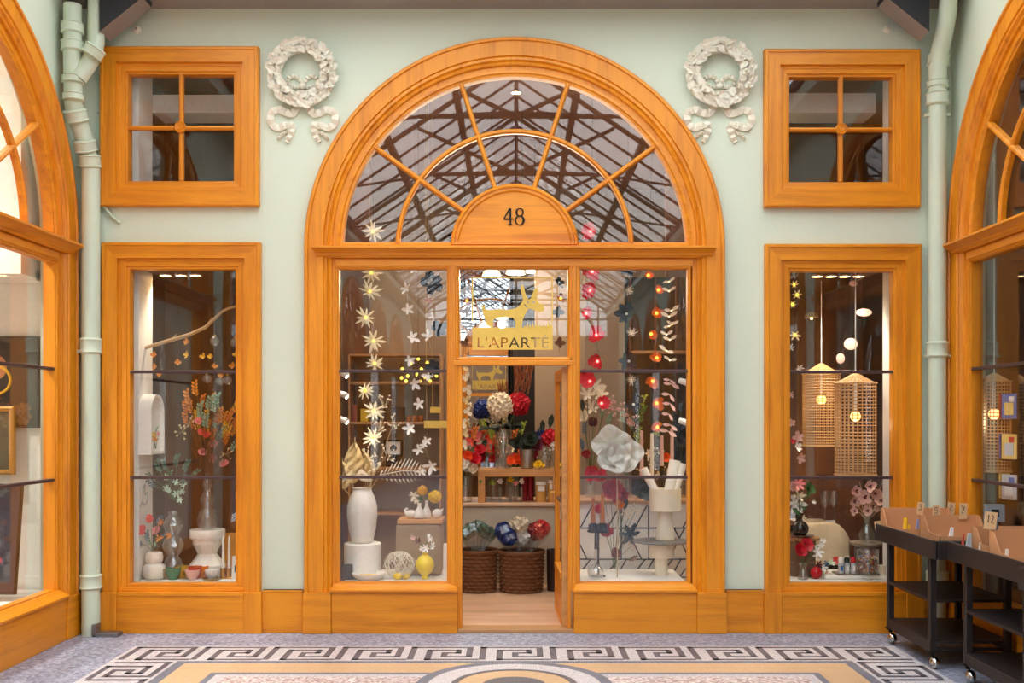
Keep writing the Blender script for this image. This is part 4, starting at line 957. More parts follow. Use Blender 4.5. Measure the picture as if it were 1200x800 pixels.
# ---------------------------------------------------------------- centre left window
def garland(label, y, x, top, flowers, cordmat=cord_mat, group=None, swag=None):
    """flowers: (px, py, radius px, n, material, led material, width factor, cup, tip)"""
    o = P(x, top, y)
    if top <= 300: o.z = 4.79
    elif top == 312: o.z = wz(310)
    r = thing('flower_garland', label, 'garland', o, group); s = S(y)
    pts = [Vector((0, 0, 0))]
    for f in flowers: pts.append(P(f[0], f[1], y)-o+Vector((0, .012, 0)))
    pts.append(pts[-1]-Vector((0, 0, .08)))
    q = MB(); q.tube(pts, .0016, 4); q.build('cord', cordmat, r)
    for px, py, R_, n, mt, lm, wf, cup, tip in flowers:
        c = P(px, py, y)-o; ax = Vector((rng.uniform(-.7, .7), -1, rng.uniform(-.5, .5)))
        q = MB(); q.flower((0, 0, 0), ax, n, R_/s, R_/s*wf, cup, 0, rng, tip, .15)
        if n >= 8: q.flower((0, -.004, 0), ax, n-3, R_/s*.8, R_/s*wf, cup+.35, 0, rng, tip, .15)
        fo = q.build('flower', mt, r, c)
        if lm: q = MB(); q.sphere(ax.normalized()*.012, max(.012, R_/s*.12), 8, 6); q.build('bulb' if lm in (led, redled, amberled) else 'centre', lm, fo)
    return r
glowpet = translucent('paper_petal', (246, 240, 214), .45)
yel = C['yellow']
TOP = 300
ledy = emis('yellow_glow', (255, 220, 80), 2.2)
garland('garland of large white star flowers with glowing yellow centres, left in its window', .32, 436, TOP, [(x, y, r, 10, glowpet, ledy, .2, .25, .1) for x, y, r in ((437, 271, 13), (435, 320, 14), (433, 342, 14), (429, 372, 13), (438, 399, 14), (439, 426, 12), (427, 457, 12), (438, 481, 14), (438, 513, 14))])
garland('thin garland of small white blossoms in the middle of the white-flower window', .36, 481, TOP, [(x, y, r, 5, C['white'], None, .5, .35, .3) for x, y, r in ((486, 316, 8), (477, 338, 8.5), (478, 363, 8.5), (483, 396, 9), (480, 421, 8), (485, 449, 9), (491, 473, 8), (480, 502, 8))], palestem)
garland('garland of white half-open blossoms and dark paper flowers beside the door mullion', .44, 503, TOP, [(502, 328, 7, 4, C['white'], None, .6, .5, .3), (506, 331, 13, 5, C['ink'], None, .8, .2, .6), (501, 346, 6, 4, C['white'], None, .5, .6, .3), (503, 353, 5, 8, C['blush'], None, .2, .2, .5), (508, 371, 7, 4, C['white'], None, .5, .4, .3), (514, 386, 12, 5, C['ink'], None, .8, .2, .6), (502, 394, 8, 4, C['white'], None, .5, .5, .3), (509, 431, 11, 5, C['ink'], None, .8, .2, .6), (503, 441, 8, 4, C['white'], None, .6, .5, .3)], palestem)
garland('cream lower strand of pale blossoms above the small ceramic vases', .47, 497, 300, [(x, y, r, 5, C['white'], None, .45, .35, .3) for x, y, r in ((500, 516, 7), (491, 527, 8), (496, 521, 6), (506, 545, 10), (493, 552, 7))], palestem)
r = thing('fairy_light_spray', 'cluster of yellow fairy lights on twigs behind the white garlands', 'fairy lights', P(490, 440, .52)); s = S(.52)
q = MB(); bb = []; q.tube([(0, 0, -.12), (0, 0, 4.79-r.location.z)], .002, 4)
for dx, dy in ((-18, 16), (-12, 8), (-8, 22), (-2, 10), (0, 28), (4, 16), (8, 6), (10, 24), (16, 12), (-14, 2), (20, 20), (14, 2), (2, 2), (-20, 6), (22, 8)):
    p = Vector((dx/s, rng.uniform(-.05, .05), dy/s-.06)); q.tube([(0, 0, -.12), p*.5, p], .002, 4); bb.append(p)
q.build('twigs', twig, r)
for p in bb: q = MB(); q.sphere(p, 1.9/s, 8, 6); q.build('bulb', ledy, r)
# shelving behind
def shelf_unit():
    y0, y1 = 1.66, 2.01; r = thing('shelving_unit', 'pale wall shelves behind the white-flower window', 'shelves', P(468, 700, y0)); o = r.location
    x0, x1 = P(409, 0, y0).x-o.x, P(516, 0, y0).x-o.x
    for py, mt in ((448.5, shelf_wood), (495.5, shelf_wood), (549, shelf_wood), (602, shelf_wood)):
        z = P(0, py, y0).z-o.z; q = MB(); q.box(x0, x1, 0, y1-y0, z-.012, z+.012); q.build('shelf', mt, r, bevel=.003)
    for x in (x0, x1):
        q = MB(); q.box(x-.009, x+.009, 0, y1-y0, -o.z+.04, P(0, 416, y0).z-o.z); q.build('upright', shelf_wood, r, bevel=.003)
    q = MB(); z = P(0, 415.5, y0).z-o.z; q.box(x0, x1, 0, y1-y0, z-.009, z+.009); q.build('shelf', shelf_wood, r)
shelf_unit()
def boxy(px, py, w, h, y, mt, name, label, cat, d=.1, bev=.004):
    s = S(y); q = MB(); q.box(-w/s/2, w/s/2, -d/2, d/2, 0, h/s); return single(q, name, mt, label, cat, P(px, py, y), None, False, bev)
sy = 1.78
zsh = lambda py: P(0, py, 1.66).z+.0125
def onshelf(px, shelfpy, w, h, mt, name, label, cat, d=.12):
    s = S(sy); q = MB(); q.box(-w/s/2, w/s/2, -d/2, d/2, 0, h/s); o = single(q, name, mt, label, cat, (P(px, 0, sy).x, sy, zsh(shelfpy)), None, False, .004); return o
onshelf(467, 495.5, 14, 17, mat('dark_box_card', (66, 44, 40), .6), 'gift_box', 'dark box with an orange glow on the middle wall shelf', 'box')
onshelf(428, 495.5, 9, 15, mat('yellow_box_card', (226, 196, 60), .6), 'gift_box', 'yellow box on the middle wall shelf behind star flowers', 'box')
onshelf(448, 495.5, 10, 17, mat('charcoal_card', (60, 58, 60), .6), 'gift_box', 'charcoal box between the yellow and dark boxes', 'box')
onshelf(416, 495.5, 5, 20, mat('rust_card', (168, 84, 60), .6), 'book', 'rust coloured book upright at the end of the middle shelf', 'book')
r = thing('picture_frame', 'small black and white framed picture on the lower wall shelf', 'picture', (P(461, 0, sy).x, sy, zsh(549))); s = S(sy)
q = MB(); q.loops(rect_loop(-11/s, 11/s, 12/s, 32/s, [(0, .02), (0, -.02), (2.5/s, -.02), (2.5/s, 0)]), True); q.box(-9/s, 9/s, 0, .015, 0, 12/s); q.build('frame', black, r)
q = MB(); q.box(-8.5/s, 8.5/s, 0, .01, 14.5/s, 29.5/s); q.build('print', white, r); q = MB(); q.sphere((0, -.002, 22/s), 4/s, 10, 6, sc=(1, .1, 1)); q.build('motif', dark_iron, r)
for px, nx in ((479, 'left'), (486, 'middle'), (493, 'right')):
    s = S(sy); q = MB(); q.lathe([(a/s, b/s) for a, b in shell([(2.5, 0), (3, 1), (3, 6), (2.6, 7)], .6)], n=16)
    single(q, 'tealight_glass', mat('amber_glass', (196, 110, 40), .2), 'small amber tealight glass beside the dark box, %s of three' % nx, 'tealight', (P(px, 0, sy).x, sy, zsh(495.5)), 'amber tealights on the middle shelf')
for px, py, w_, h_, y, lb in ((510.5, 497, 27, 8.5, .5, 'yellow notice strip hanging lower in the white-flower window'), (510, 480, 12, 7, .62, 'small yellow notice hanging above the larger strip')):
    s = S(y); q = MB(); q.box(-w_/s/2, w_/s/2, 0, .004, -h_/s/2, h_/s/2); q.tube([(-w_/s/2+.02, .002, h_/s/2), (-w_/s/2+.02, .002, 4.79-P(0, py, y).z)], .0015, 4); single(q, 'notice', signyellow, lb, 'sign', P(px, py, y), None, False)
# tall white vase on round pedestal
yc = .42; b = onp(yc)-.5
vessel([(0, 0), (20.5, 0), (21.5, 1), (21.5, 37.5), (20.5, 38.5), (0, 38.5)], 425, b, yc, white, 'round_pedestal', 'white cylindrical pedestal under the tall white vase', 'pedestal', None, 40)
vessel(shell([(11, 0), (13, 2), (16, 16), (17.7, 32), (17.5, 42), (15, 52), (12, 58), (10.8, 62), (12, 64)], 1.5), 424.5, b-38.8, yc, ceramic, 'tall_vase', 'tall white ceramic vase with dried palm leaves on the round pedestal', 'vase', None, 40)
def dried():
    y = yc; s = S(y); r = thing('dried_arrangement', 'dried palm leaves, ferns and pale stems in the tall white vase', 'dried flowers', P(424.5, b-98, y))
    o = r.location
    def L(px, py, dy=0): return Vector(((px-424.5)/s, dy, (o.z*0+(b-98)-py)/s))
    st = MB(); stm = C['straw']
    for (bx, by, ax, ay, wdt, lo) in ((412, 566, 416, 512, 26, 0), (404, 572, 402, 536, 20, -.05), (436, 560, 424, 526, 16, .03)):   # crumpled palm fans
        q = MB(); p0 = L(bx, by, lo); p1 = L(ax, ay, lo); d = p1-p0; n = 9
        w = Vector((d.z, 0, -d.x)).normalized()*wdt/s/2; vs = []
        for i in range(n+1):
            t = i/n; ww = math.sin(PI*min(1, t*1.05+.06))**.7*(1-.25*t)
            for k in (-1, -.5, 0, .5, 1): vs.append(p0+d*t+w*k*ww+Vector((0, (-.02 if k in (-.5, .5) else .012)*(1+i % 2), 0)))
        q.add(vs, [(i*5+j, i*5+j+1, (i+1)*5+j+1, (i+1)*5+j) for i in range(n) for j in range(4)]); q.build('palm_leaf', stm, r)
        st.tube([L(424.5, 590, 0), L((424.5+bx)/2, (590+by)/2+2, lo*.5), p0], .004, 5)
    for (x0, y0, x1, y1, hgt) in ((446, 556, 499, 552, 17), (436, 562, 420, 556, 8)):     # feathery fern
        q = MB(); n = 13; p0, p1 = L(x0, y0, -.03), L(x1, y1, -.05)
        q.tube([p0, (p0+p1)/2+Vector((0, 0, .02)), p1], .003, 5)
        for i in range(n):
            t = i/(n-1); p = p0.lerp(p1, t)+Vector((0, 0, .08*t*(1-t))); ln = hgt/s*(math.sin(PI*min(1, t*.85+.12)))
            for sg in (-1, 1): q.petal(p, Vector((.55*(1 if x1 > x0 else -1), -.1, sg*1.0)), (0, -1, 0), ln, 1.5/s, -.1, 0, .2)
        q.build('fern_leaf', C['cream'], r); st.tube([L(424.5, 590), L(435, 572, -.02), p0], .003, 5)
    for px, py in ((450, 470), (462, 492), (446, 496), (432, 530), (455, 530), (440, 545)):
        q = MB(); tip = L(px, py, rng.uniform(-.03, .03)); st.tube([L(424.5, 590), L(424.5+(px-424.5)*.35, 560), tip], .002, 4)
        for _ in range(12):
            c = tip+Vector((rng.uniform(-8, 8)/s, rng.uniform(-.02, .02), rng.uniform(-10, 10)/s)); q.sphere(c, 1.1/s, 6, 4); q.tube([tip-Vector((0, 0, 8/s)), c], .001, 3)
        q.build('seed_sprig', C['cream'], r)
    st.build('stems', palestem, r)
dried()
s = S(.24); q = MB(); q.lathe([(a/s, b_/s) for a, b_ in shell([(5, 0), (5.4, 1), (5.6, 17), (5.2, 17.4)], .7)], n=20); single(q, 'dark_tumbler', mat('smoked_glaze', (44, 44, 50), .3), 'dark tumbler at the foot of the white pedestal', 'tumbler', at(408, .24))
r = thing('plate', 'white dotted plate with yellow flower bits at the front of the platform', 'plate', at(432, .23)); s = S(.23)
q = MB(); q.lathe([(a/s, b_/s) for a, b_ in shell([(11, 0), (14, 1), (19, 6), (20, 8)], .8)], n=36); q.build('dish', ceramic, r, smooth=True)
q = MB()
for i in range(12): a = i*2.4; q.flower((math.cos(a)*i/s, math.sin(a)*i*.6/s, 4.5/s), (0, -.3, 1), 5, 2.6/s, 1.6/s, .3, 0, rng)
q.build('flower_heads', C['yellow'], r)
s = S(.42); q = MB()
for i in range(26):
    a, t = rng.uniform(0, PI), rng.uniform(-.9, .9); n = Vector((math.cos(a)*math.cos(t), math.sin(a)*math.cos(t)*.8, math.sin(t)*.8)).normalized()
    u_ = n.cross(Vector((.3, .2, 1))).normalized(); v_ = n.cross(u_); R_ = rng.uniform(.85, 1)
    q.tube([Vector(((u_*math.cos(k*PI/9)+v_*math.sin(k*PI/9)).x*19/s*R_, (u_*math.cos(k*PI/9)+v_*math.sin(k*PI/9)).y*14/s*R_, 16.5/s+(u_*math.cos(k*PI/9)+v_*math.sin(k*PI/9)).z*16/s*R_)) for k in range(19)], .0022, 4, 0, False)
single(q, 'wire_nest', plaster_white, 'open ball of tangled pale wire between pedestal and burlap cube', 'ornament', at(468, .27))
for px, y, lb in ((466, .22, 'yellow glazed pebble in front of the wire ball, left one'), (475.5, .25, 'yellow glazed pebble in front of the wire ball, right one')):
    s = S(y); q = MB(); q.sphere((0, 0, 4.3/s), 5/s, 14, 9, sc=(1.05, .9, .85)); single(q, 'yellow_pebble', mat('yellow_glaze', (238, 200, 36), .3), lb, 'ornament', at(px, y), 'yellow pebbles on the white platform')
y = .25; b5 = onp(y)-.5
vessel(shell([(4, 0), (4.4, 2), (3.4, 4), (8, 8), (11, 15), (10.5, 20), (7, 25.5), (3, 28), (3, 31), (3.6, 32)], .8), 498, b5, y, mat('lemon_glaze', (232, 206, 30), .3), 'round_vase', 'lemon yellow round vase at the front beside the burlap cube', 'vase')
bouquet('flower_sprig', 'white and mauve blossoms in the lemon yellow round vase', 'flowers', 498, b5-31, y, [(-9, 12, 'star', 'plum', 4.5), (2, 6, 'star', 'white', 6), (7, 16, 'star', 'white', 4), (-14, 17, 'star', 'blush', 4), (-4, 4, 'star', 'white', 4), (9, 6, 'star', 'white', 5), (5, 20, 'star', 'white', 3)], stem, C)
y = .56; b6 = onp(y)-1; s = S(y)
q = MB(); q.box(-26.5/s, 26.5/s, -.16, .16, 0, (b6-612)/s); single(q, 'burlap_cube', mat('burlap', (168, 142, 110), .95, 0, .25, 120, .8, 160), 'large woven burlap cube carrying the small white vases', 'pouf', P(492.5, b6, y), None, False, .03)
q = MB(); q.box(-26/s, 26/s, -.15, .15, 0, 5/s); single(q, 'wooden_board', riser_wood, 'thin wooden board on top of the burlap cube', 'board', P(494, 611.5, y), None, False, .003)
yb_ = .50; zb_ = 606.3
vessel(shell([(6.5, 0), (7, 2), (6.5, 6), (3.5, 10), (1.8, 14), (2.4, 17)], .7), 491.5, zb_, yb_, ceramic, 'bud_vase', 'small white flask vase in the middle of the wooden board', 'vase', 'small white vases on the board')
vessel(shell([(5, 0), (6, 2), (4.6, 8), (2.2, 13), (1.8, 18), (2.2, 20)], .7), 500, zb_, yb_+.04, ceramic, 'bud_vase', 'taller white bud vase holding yellow blooms on the board', 'vase', 'small white vases on the board')
s = S(yb_); q = MB(); q.sphere((0, 0, 4.5/s), 6/s, 16, 10, sc=(1.15, .8, .78)); q.tube([(-5/s, 0, 5/s), (-7/s, 0, 9/s), (-4.5/s, 0, 11/s), (-3/s, 0, 10/s)], [2/s, 1.4/s, 1.3/s, .6/s], 8); single(q, 'ceramic_bird', ceramic, 'white ceramic bird at the end of the wooden board', 'figurine', P(481.5, zb_, yb_))
q = MB(); q.sphere((0, 0, 5/s), 6/s, 16, 10, sc=(1, .8, .9)); q.tube([(4/s, 0, 7/s), (7/s, 0, 11/s)], [2/s, .5/s], 8); single(q, 'ceramic_egg', ceramic, 'white egg shaped ceramic at the door end of the wooden board', 'figurine', P(512.5, zb_, yb_))
bouquet('bloom_stem', 'yellow bloom rising from the taller bud vase', 'flowers', 500, zb_-19, yb_+.04, [(-5, 13, 'pom', 'gold', 5), (10, 6, 'pom', 'yellow', 6.5), (4, 3, 'star', 'gold', 4)], stem, C)
bouquet('bloom_stem', 'cream flower drooping from the small flask vase', 'flowers', 491.5, zb_-16, yb_, [(-7, 10, 'star', 'cream', 7), (1, 6, 'leaf', 'green', 4), (-3, 4, 'star', 'cream', 4)], stem, C)
leaning('white_card', 'blank white card standing at the door end of the platform', 'card', 522.5, 5, 40, .3, white, .05, 0, .12)
def spot(px, py, y, label):
    r = thing('spotlight', label, 'lamp', P(px, py, y), 'small spotlights in the window corner'); q = MB(); q.tube([(-.03, .02, .01), (.03, -.02, -.012)], [.022, .026], 12); q.build('lamp_head', white, r, smooth=True); lo = light('SPOT', (.034, -.022, -.014), 9, (1, .88, .7), .02, r, spot_size=math.radians(120), spot_blend=.7); lo.rotation_euler = (math.radians(38), 0, math.radians(-30 if px < 605 else 30))
    q = MB(); q.tube([(-.035, .025, .012), (-.035, .025, .06)], .006, 8); q.tube([(-.031, .021, .011), (-.036, .026, .013)], .015, 8); q.build('bracket', black, r)
for i, py in enumerate((438, 462, 492)): spot(402.5, py, .22, 'small white spotlight on a dark post in the white-flower window, %s from the top' % ORD[i])
q = MB(); s = S(.25); q.box(-.012, .012, -.012, .012, wz(683)-.008, wz(318)); single(q, 'lamp_post', black, 'dark upright post with spotlights at the edge of the white-flower window', 'post', (P(400.5, 0, .26).x-.012, .27, 0), None, False)
bpy.data.objects['lamp_post'].location.z = 0
# ---------------------------------------------------------------- centre right window
redp = C['red']; whitep = C['white']
garland('garland of glowing red flowers beside the door in the right part of the arched front', .34, 695, TOP, [(x, y, r, 6, redp, redled, .85, .45, .6) for x, y, r in ((693, 271, 11), (694, 318, 11), (692, 340, 11), (686, 368, 9), (699, 393, 11), (701, 423, 10), (692, 447, 11), (704, 473, 10))])
garland('garland of blue-black flowers and white starbursts in the red-flower window', .40, 737, TOP, [(735, 314, 11, 6, C['ink'], whitep, .7, .3, .5), (736, 340, 7, 10, C['cream'], None, .13, .3, .6), (735, 368, 13, 7, C['ink'], whitep, .6, .25, .3), (740, 391, 7, 10, C['cream'], None, .13, .3, .6), (737, 423, 12, 7, C['ink'], whitep, .6, .25, .3), (741, 444, 7, 10, C['cream'], None, .13, .3, .6), (742, 474, 12, 7, C['ink'], whitep, .6, .25, .3), (738, 494, 6, 8, C['blush'], None, .3, .6, .6)])
garland('garland of small glowing amber flower lamps near the outer jamb of the red-flower window', .52, 770, TOP, [(x, y, r, 6, mat('amber_petal', (190, 92, 36), .5), amberled, .8, .6, .6) for x, y, r in ((759, 323, 6), (771, 340, 7), (769, 367, 8), (762, 391, 7), (770, 420, 8), (765, 446, 9), (769, 472, 9), (771, 500, 7))])
def bird_garland():
    y = .36; o = P(785, TOP, y); o.z = 4.79; r = thing('paper_garland', 'garland of folded cream paper wings next to the outer jamb', 'garland', o); s = S(y)
    q = MB(); q.tube([(0, 0, 0), (0, 0, P(0, 508, y).z-o.z)], .0014, 4); q.build('cord', cord_mat, r)
    pts = [(784, 330), (784, 341), (787, 364), (784, 371), (784, 382), (788, 380), (781, 392), (785, 398), (781, 411), (785, 422), (785, 445), (787, 450), (785, 462), (786, 473), (784, 485), (786, 498), (783, 505)]
    for x, z in pts:
        c = P(x, z, y)-o; q = MB(); a = rng.uniform(-.6, .6); h_ = rng.uniform(6, 9)/s
        for sg in (-1, 1):
            d = Vector((sg*.8+a, -.25*sg, (.5+a*sg) if z < 430 else -.8*(sg > 0)+.1)); q.petal(c, d, (.3, -1, 0), h_*1.3, h_*.55, .05, 0, .1)
        q.build('paper_wing', C['blush'] if z > 430 else C['cream'], r)
        if z < 430: q = MB(); q.sphere(c, .9/s, 6, 4); q.build('bulb', led, r)
bird_garland()
spot(801, 447, .22, 'small white spotlight by the outer jamb of the red-flower window, upper one')
spot(801, 494, .22, 'small white spotlight by the outer jamb of the red-flower window, lower one')
s = S(.25); q = MB(); q.box(-.012, .012, -.012, .012, ZP, wz(318)); o = single(q, 'lamp_post', black, 'dark upright post at the outer jamb of the red-flower window', 'post', (P(804, 0, .26).x+.02, .27, 0), None, False)
def big_flower():
    y = .24; r = thing('paper_flower', 'giant white paper flower in the red-flower window', 'paper flower', P(722, 527, y)); s = S(y); mt = translucent('crepe_white', (240, 238, 230), .3)
    for cx, cz, R_, n, k in ((-6, 6, 22, 9, 0), (10, -4, 20, 8, 1), (-4, -8, 18, 7, 2)):
        q = MB(); c = Vector((cx/s, -.02*k, cz/s)); N_ = 30; vs = [c+Vector((0, .04, 0))]
        for ringi, f in ((1, .35), (2, .7), (3, 1.0)):
            for i in range(N_):
                a = 2*PI*i/N_; rr = R_/s*f*(1+.10*math.sin(a*n/2+k)*f); vs.append(c+Vector((rr*math.cos(a), .04-.10*f*f+.018*math.sin(a*n)*f, rr*math.sin(a))))
        fs = [(0, 1+i, 1+(i+1) % N_) for i in range(N_)]+[(1+g*N_+i, 1+(g+1)*N_+i, 1+(g+1)*N_+(i+1) % N_, 1+g*N_+(i+1) % N_) for g in range(2) for i in range(N_)]
        q.add(vs, fs); o = q.build('petal', mt, r, smooth=True); sd = o.modifiers.new('th', 'SOLIDIFY'); sd.thickness = .002
    q = MB(); q.tube([(0, .05, 0), (.02, .12, -.3), (.02, .1, -(onp(y)-527)/s)], .005, 6); q.build('stem', palestem, r)
big_flower()
# counter front with black line pattern and worktop
y = .92; s = S(y); x0, x1 = P(672, 0, y).x, P(812, 0, y).x; zc = P(0, 590, y).z
q = MB(); q.box(x0, x1, 0, .04, .03, zc); o = q.build('pattern_panel', white, None, (0, y, 0)); tag(o, 'white panel with black angular line pattern behind the cream planters', 'panel')
def linepat():
    q = MB(); yy = -.004
    def ln(a, b): q.tube([P(a[0], a[1], y)-Vector((0, y, 0))+Vector((0, yy, 0)), P(b[0], b[1], y)-Vector((0, y, 0))+Vector((0, yy, 0))], .006, 4)
    for r_, z in enumerate((618.5, 655, 676)):
        ln((678, z), (810, z))
    for x in (680, 712, 744, 776, 800):
        ln((x, 618.5), (x+14, 592)); ln((x+8, 655), (x-10, 618.5) if (x//32) % 2 else (x+26, 618.5)); ln((x-4, 676), (x+12, 655)); ln((x+10, 676), (x+22, 655))
    for x in (728, 760): ln((x, 592), (x, 655))
    q.build('line_pattern', black, o)
linepat()
q = MB(); q.box(x0-.02, x1+.02, -.04, .6, zc, zc+.03); single(q, 'worktop', shelf_wood, 'wooden worktop above the patterned white panel', 'worktop', (0, y, 0), None, False, .004)
# stacked cream planters
yq = .45; bq = onp(yq)
def lathe_part(r, name, mt, prof, s, n=36): q = MB(); q.lathe([(a/s, b/s) for a, b in prof], n=n); return q.build(name, mt, r, smooth=True)
s = S(yq); r = thing('side_table', 'grey round side table with cream pedestal foot under the cream planter', 'side table', P(775, bq, yq))
lathe_part(r, 'foot', cream_cer, [(0, 0), (7.5, 0), (7.5, 21), (0, 21)], s); lathe_part(r, 'drum', cream_cer, [(0, 21), (14.5, 21), (15, 22), (15, 42), (0, 42)], s)
H2 = bq-633.5
lathe_part(r, 'tabletop', mat('slate_grey_top', (92, 92, 94), .4), [(0, 42), (20, 42), (32, H2-1.5), (34, H2), (33, H2+.5), (0, H2)], s)
s = S(yq); r = thing('planter', 'cream cylindrical planter on a tapering foot holding rolled papers', 'planter', P(779.5, bq-H2-.8, yq))
H3 = 633.5-573
lathe_part(r, 'foot', cream_cer, [(0, 0), (11, 0), (10, 14), (8.5, 26), (9.5, 34), (0, 34)], s); lathe_part(r, 'bowl', cream_cer, [(0, 34), (17.5, 34), (18.5, 35), (18.5, H3), (17, H3), (17, 38), (0, 38)], s)
for (a, b, c, d, rr, lb) in ((772, 583, 754, 549, 4.6, 'white rolled paper leaning out of the cream planter towards the door'), (783, 583, 791, 539, 6.5, 'thick white rolled paper standing in the cream planter'), (789, 583, 801, 543, 4.2, 'thin white rolled paper at the outer side of the cream planter')):
    q = MB(); p0, p1 = P(a, b, yq), P(c, d, yq); q.tube([Vector((0, 0, 0)), p1-p0], rr/s, 16); single(q, 'paper_roll', ceramic, lb, 'roll', p0, 'rolled papers in the cream planter')
# taper candles on the worktop
for px, py0, py1, cm, lb in ((752, 589, 505, 'blush', 'tall blush taper candle nearest the giant white paper flower'), (764, 589, 508, 'cream', 'tall cream taper candle second from the giant paper flower'), (775.5, 573, 505, 'blush', 'taper candle in the black candlestick on the worktop'), (787.5, 589, 502, 'blush', 'tall blush taper candle closest to the outer jamb')):
    yy = 1.15; s = S(yy); zb = zc+.03; p = P(px, 0, yy); p.z = zb
    if py0 == 573:
        rr = thing('candlestick', 'black turned candlestick on the worktop among the taper candles', 'candlestick', p); lathe_part(rr, 'base', black, [(0, 0), (6, 0), (5, 2), (2, 4), (0, 4)], s, 20); lathe_part(rr, 'shaft', black, [(0, 4), (1.4, 4), (2.4, 12), (1.4, 20), (2.2, 28), (3, 38), (0, 38)], s, 20)
        p = p+Vector((0, 0, 38/s)); hgt = (540-505)/s
    else:
        rr = thing('candlestick', lb.replace('taper candle', 'candle base').replace('tall ', 'low wooden '), 'candlestick', p); lathe_part(rr, 'base', shelf_wood, [(0, 0), (4.5, 0), (4, 2), (1.8, 3), (2.6, 10), (0, 10)], s, 20); p = p+Vector((0, 0, 10/s)); hgt = P(0, py1, yy).z-p.z
    q = MB(); q.lathe([(0, 0), (2.4/s, 0), (1.9/s, hgt), (.5/s, hgt+.006), (0, hgt+.006)], n=12); single(q, 'taper_candle', C[cm], lb, 'candle', p, 'taper candles on the worktop')
# low black stand with amber bottles
ys = .40; s = S(ys); bs = onp(ys); r = thing('plant_stand', 'small black stand carrying the amber bottle vases', 'stand', P(701, bs, ys)); hs = bs-623
q = MB(); q.lathe([(0, hs/s), (13/s, hs/s), (13/s, (hs+1.5)/s), (0, (hs+1.5)/s)], n=28); q.build('top', black, r)
q = MB(); q.tube([(0, 0, .004), (0, 0, hs/s)], .010, 8); q.build('leg', black, r)
q = MB(); q.lathe([(0, 0), (9/s, 0), (8/s, 1.2/s), (0, 1.2/s)], n=24); q.build('foot', black, r)
ambg = mat('amber_blown_glass', (176, 92, 20), .12, spec=.8)
for dx, hh, lb in ((-6, 38, 'amber bottle vase in a black holder on the stand, shorter one'), (5, 44, 'amber bottle vase in a black holder on the stand, taller one')):
    rr = thing('bottle_vase', lb, 'vase', P(701+dx, 621.4, ys+(.03 if dx < 0 else -.03)), 'amber bottle vases on the black stand')
    lathe_part(rr, 'holder', black, [(0, 0), (5.5, 0), (5.5, 7), (3, 9), (0, 9)], s, 24); lathe_part(rr, 'bottle', ambg, [(0, 9), (3, 9), (2.6, hh*.55), (1.5, hh*.75), (1.5, hh-2), (2, hh), (0, hh)], s, 24)
vessel(shell([(5, 0), (9, 3), (10, 9), (7, 14), (2, 18), (1.8, 34), (2.2, 35)], .6), 698, onp(.26), .26, vaseglass, 'flask_vase', 'round clear flask vase on the dark platform below the amber bottles', 'vase')
vessel([(0, 0), (1.6, 0), (1.4, 16), (.5, 24), (0, 24)], 698, onp(.26)-35.2, .26, black, 'stopper', 'slim black stopper standing on the clear flask vase', 'stopper')
def stemflowers(px, label, ylist, y=.5):
    base = onp(y); bouquet('tall_flowers', label, 'flowers', px, base, y, [(dx, base-py, k, c, sz) for dx, py, k, c, sz in ylist], stem, C)
stemflowers(720, 'tall dark red and blue-black fabric flowers standing behind the amber bottles', [(-5, 573, 'rose', 'crimson', 14), (8, 580, 'rose', 'crimson', 12), (-20, 598, 'rose', 'red', 7), (-12, 622, 'rose', 'crimson', 9), (20, 628, 'star', 'ink', 14), (30, 574, 'rose', 'dark', 14), (14, 590, 'leaf', 'dark', 8), (24, 655, 'leaf', 'brown', 7), (2, 648, 'rose', 'plum', 7), (6, 592, 'rose', 'amber', 6), (12, 600, 'dot', 'cream', 8), (24, 598, 'dot', 'cream', 8), (-16, 560, 'rose', 'red', 9), (20, 640, 'dot', 'blush', 5)], .80)
# massed flowers behind, on the worktop
yw = 1.3
def vase_bq(px, label, vlabel, items, h=26, y=yw, zbase=None, vm=None):
    s = S(y); zb = (zc+.03 if zbase is None else zbase); b = VY+(EYE-zb)*s
    vessel(shell([(6, 0), (7, 3), (6, h*.5), (5, h*.8), (6.5, h)], .8), px, b-.1, y, vm or vaseglass, 'glass_vase', vlabel, 'vase')
    bouquet('bouquet', label, 'bouquet', px, b-h*.5, y, [(dx, b-h*.5-py, k, c, sz) for dx, py, k, c, sz in items], stem, C)
vase_bq(692, 'bouquet of red, cream and dark blooms nearest the door in the red-flower window', 'clear vase on the worktop under red and cream blooms',
        [(-6, 442, 'rose', 'red', 9), (6, 452, 'star', 'cream', 12), (12, 462, 'star', 'cream', 11), (-4, 462, 'star', 'cream', 10), (-10, 474, 'leaf', 'dark', 8), (2, 478, 'star', 'cream', 10), (-8, 488, 'rose', 'cream', 8), (4, 496, 'rose', 'plum', 7), (14, 486, 'spray', 'euc', 8), (22, 494, 'spray', 'euc', 8), (-6, 506, 'spray', 'blue', 8), (-10, 520, 'leaf', 'blue', 8), (-6, 532, 'rose', 'crimson', 6), (10, 512, 'leaf', 'dark', 8), (2, 556, 'rose', 'red', 9), (18, 470, 'dot', 'blush', 10), (30, 480, 'dot', 'blush', 9)])
vase_bq(734, 'bouquet of blush blossom sprays and green leaves behind the giant paper flower', 'clear vase behind the giant paper flower',
        [(-12, 480, 'dot', 'blush', 11), (0, 484, 'dot', 'blush', 10), (-4, 492, 'spray', 'mint', 8), (8, 494, 'dot', 'blush', 8), (12, 512, 'spray', 'lime', 9), (18, 490, 'spray', 'green', 11), (20, 476, 'spray', 'lime', 10), (6, 500, 'spray', 'teal', 9), (14, 526, 'spray', 'lime', 8)])
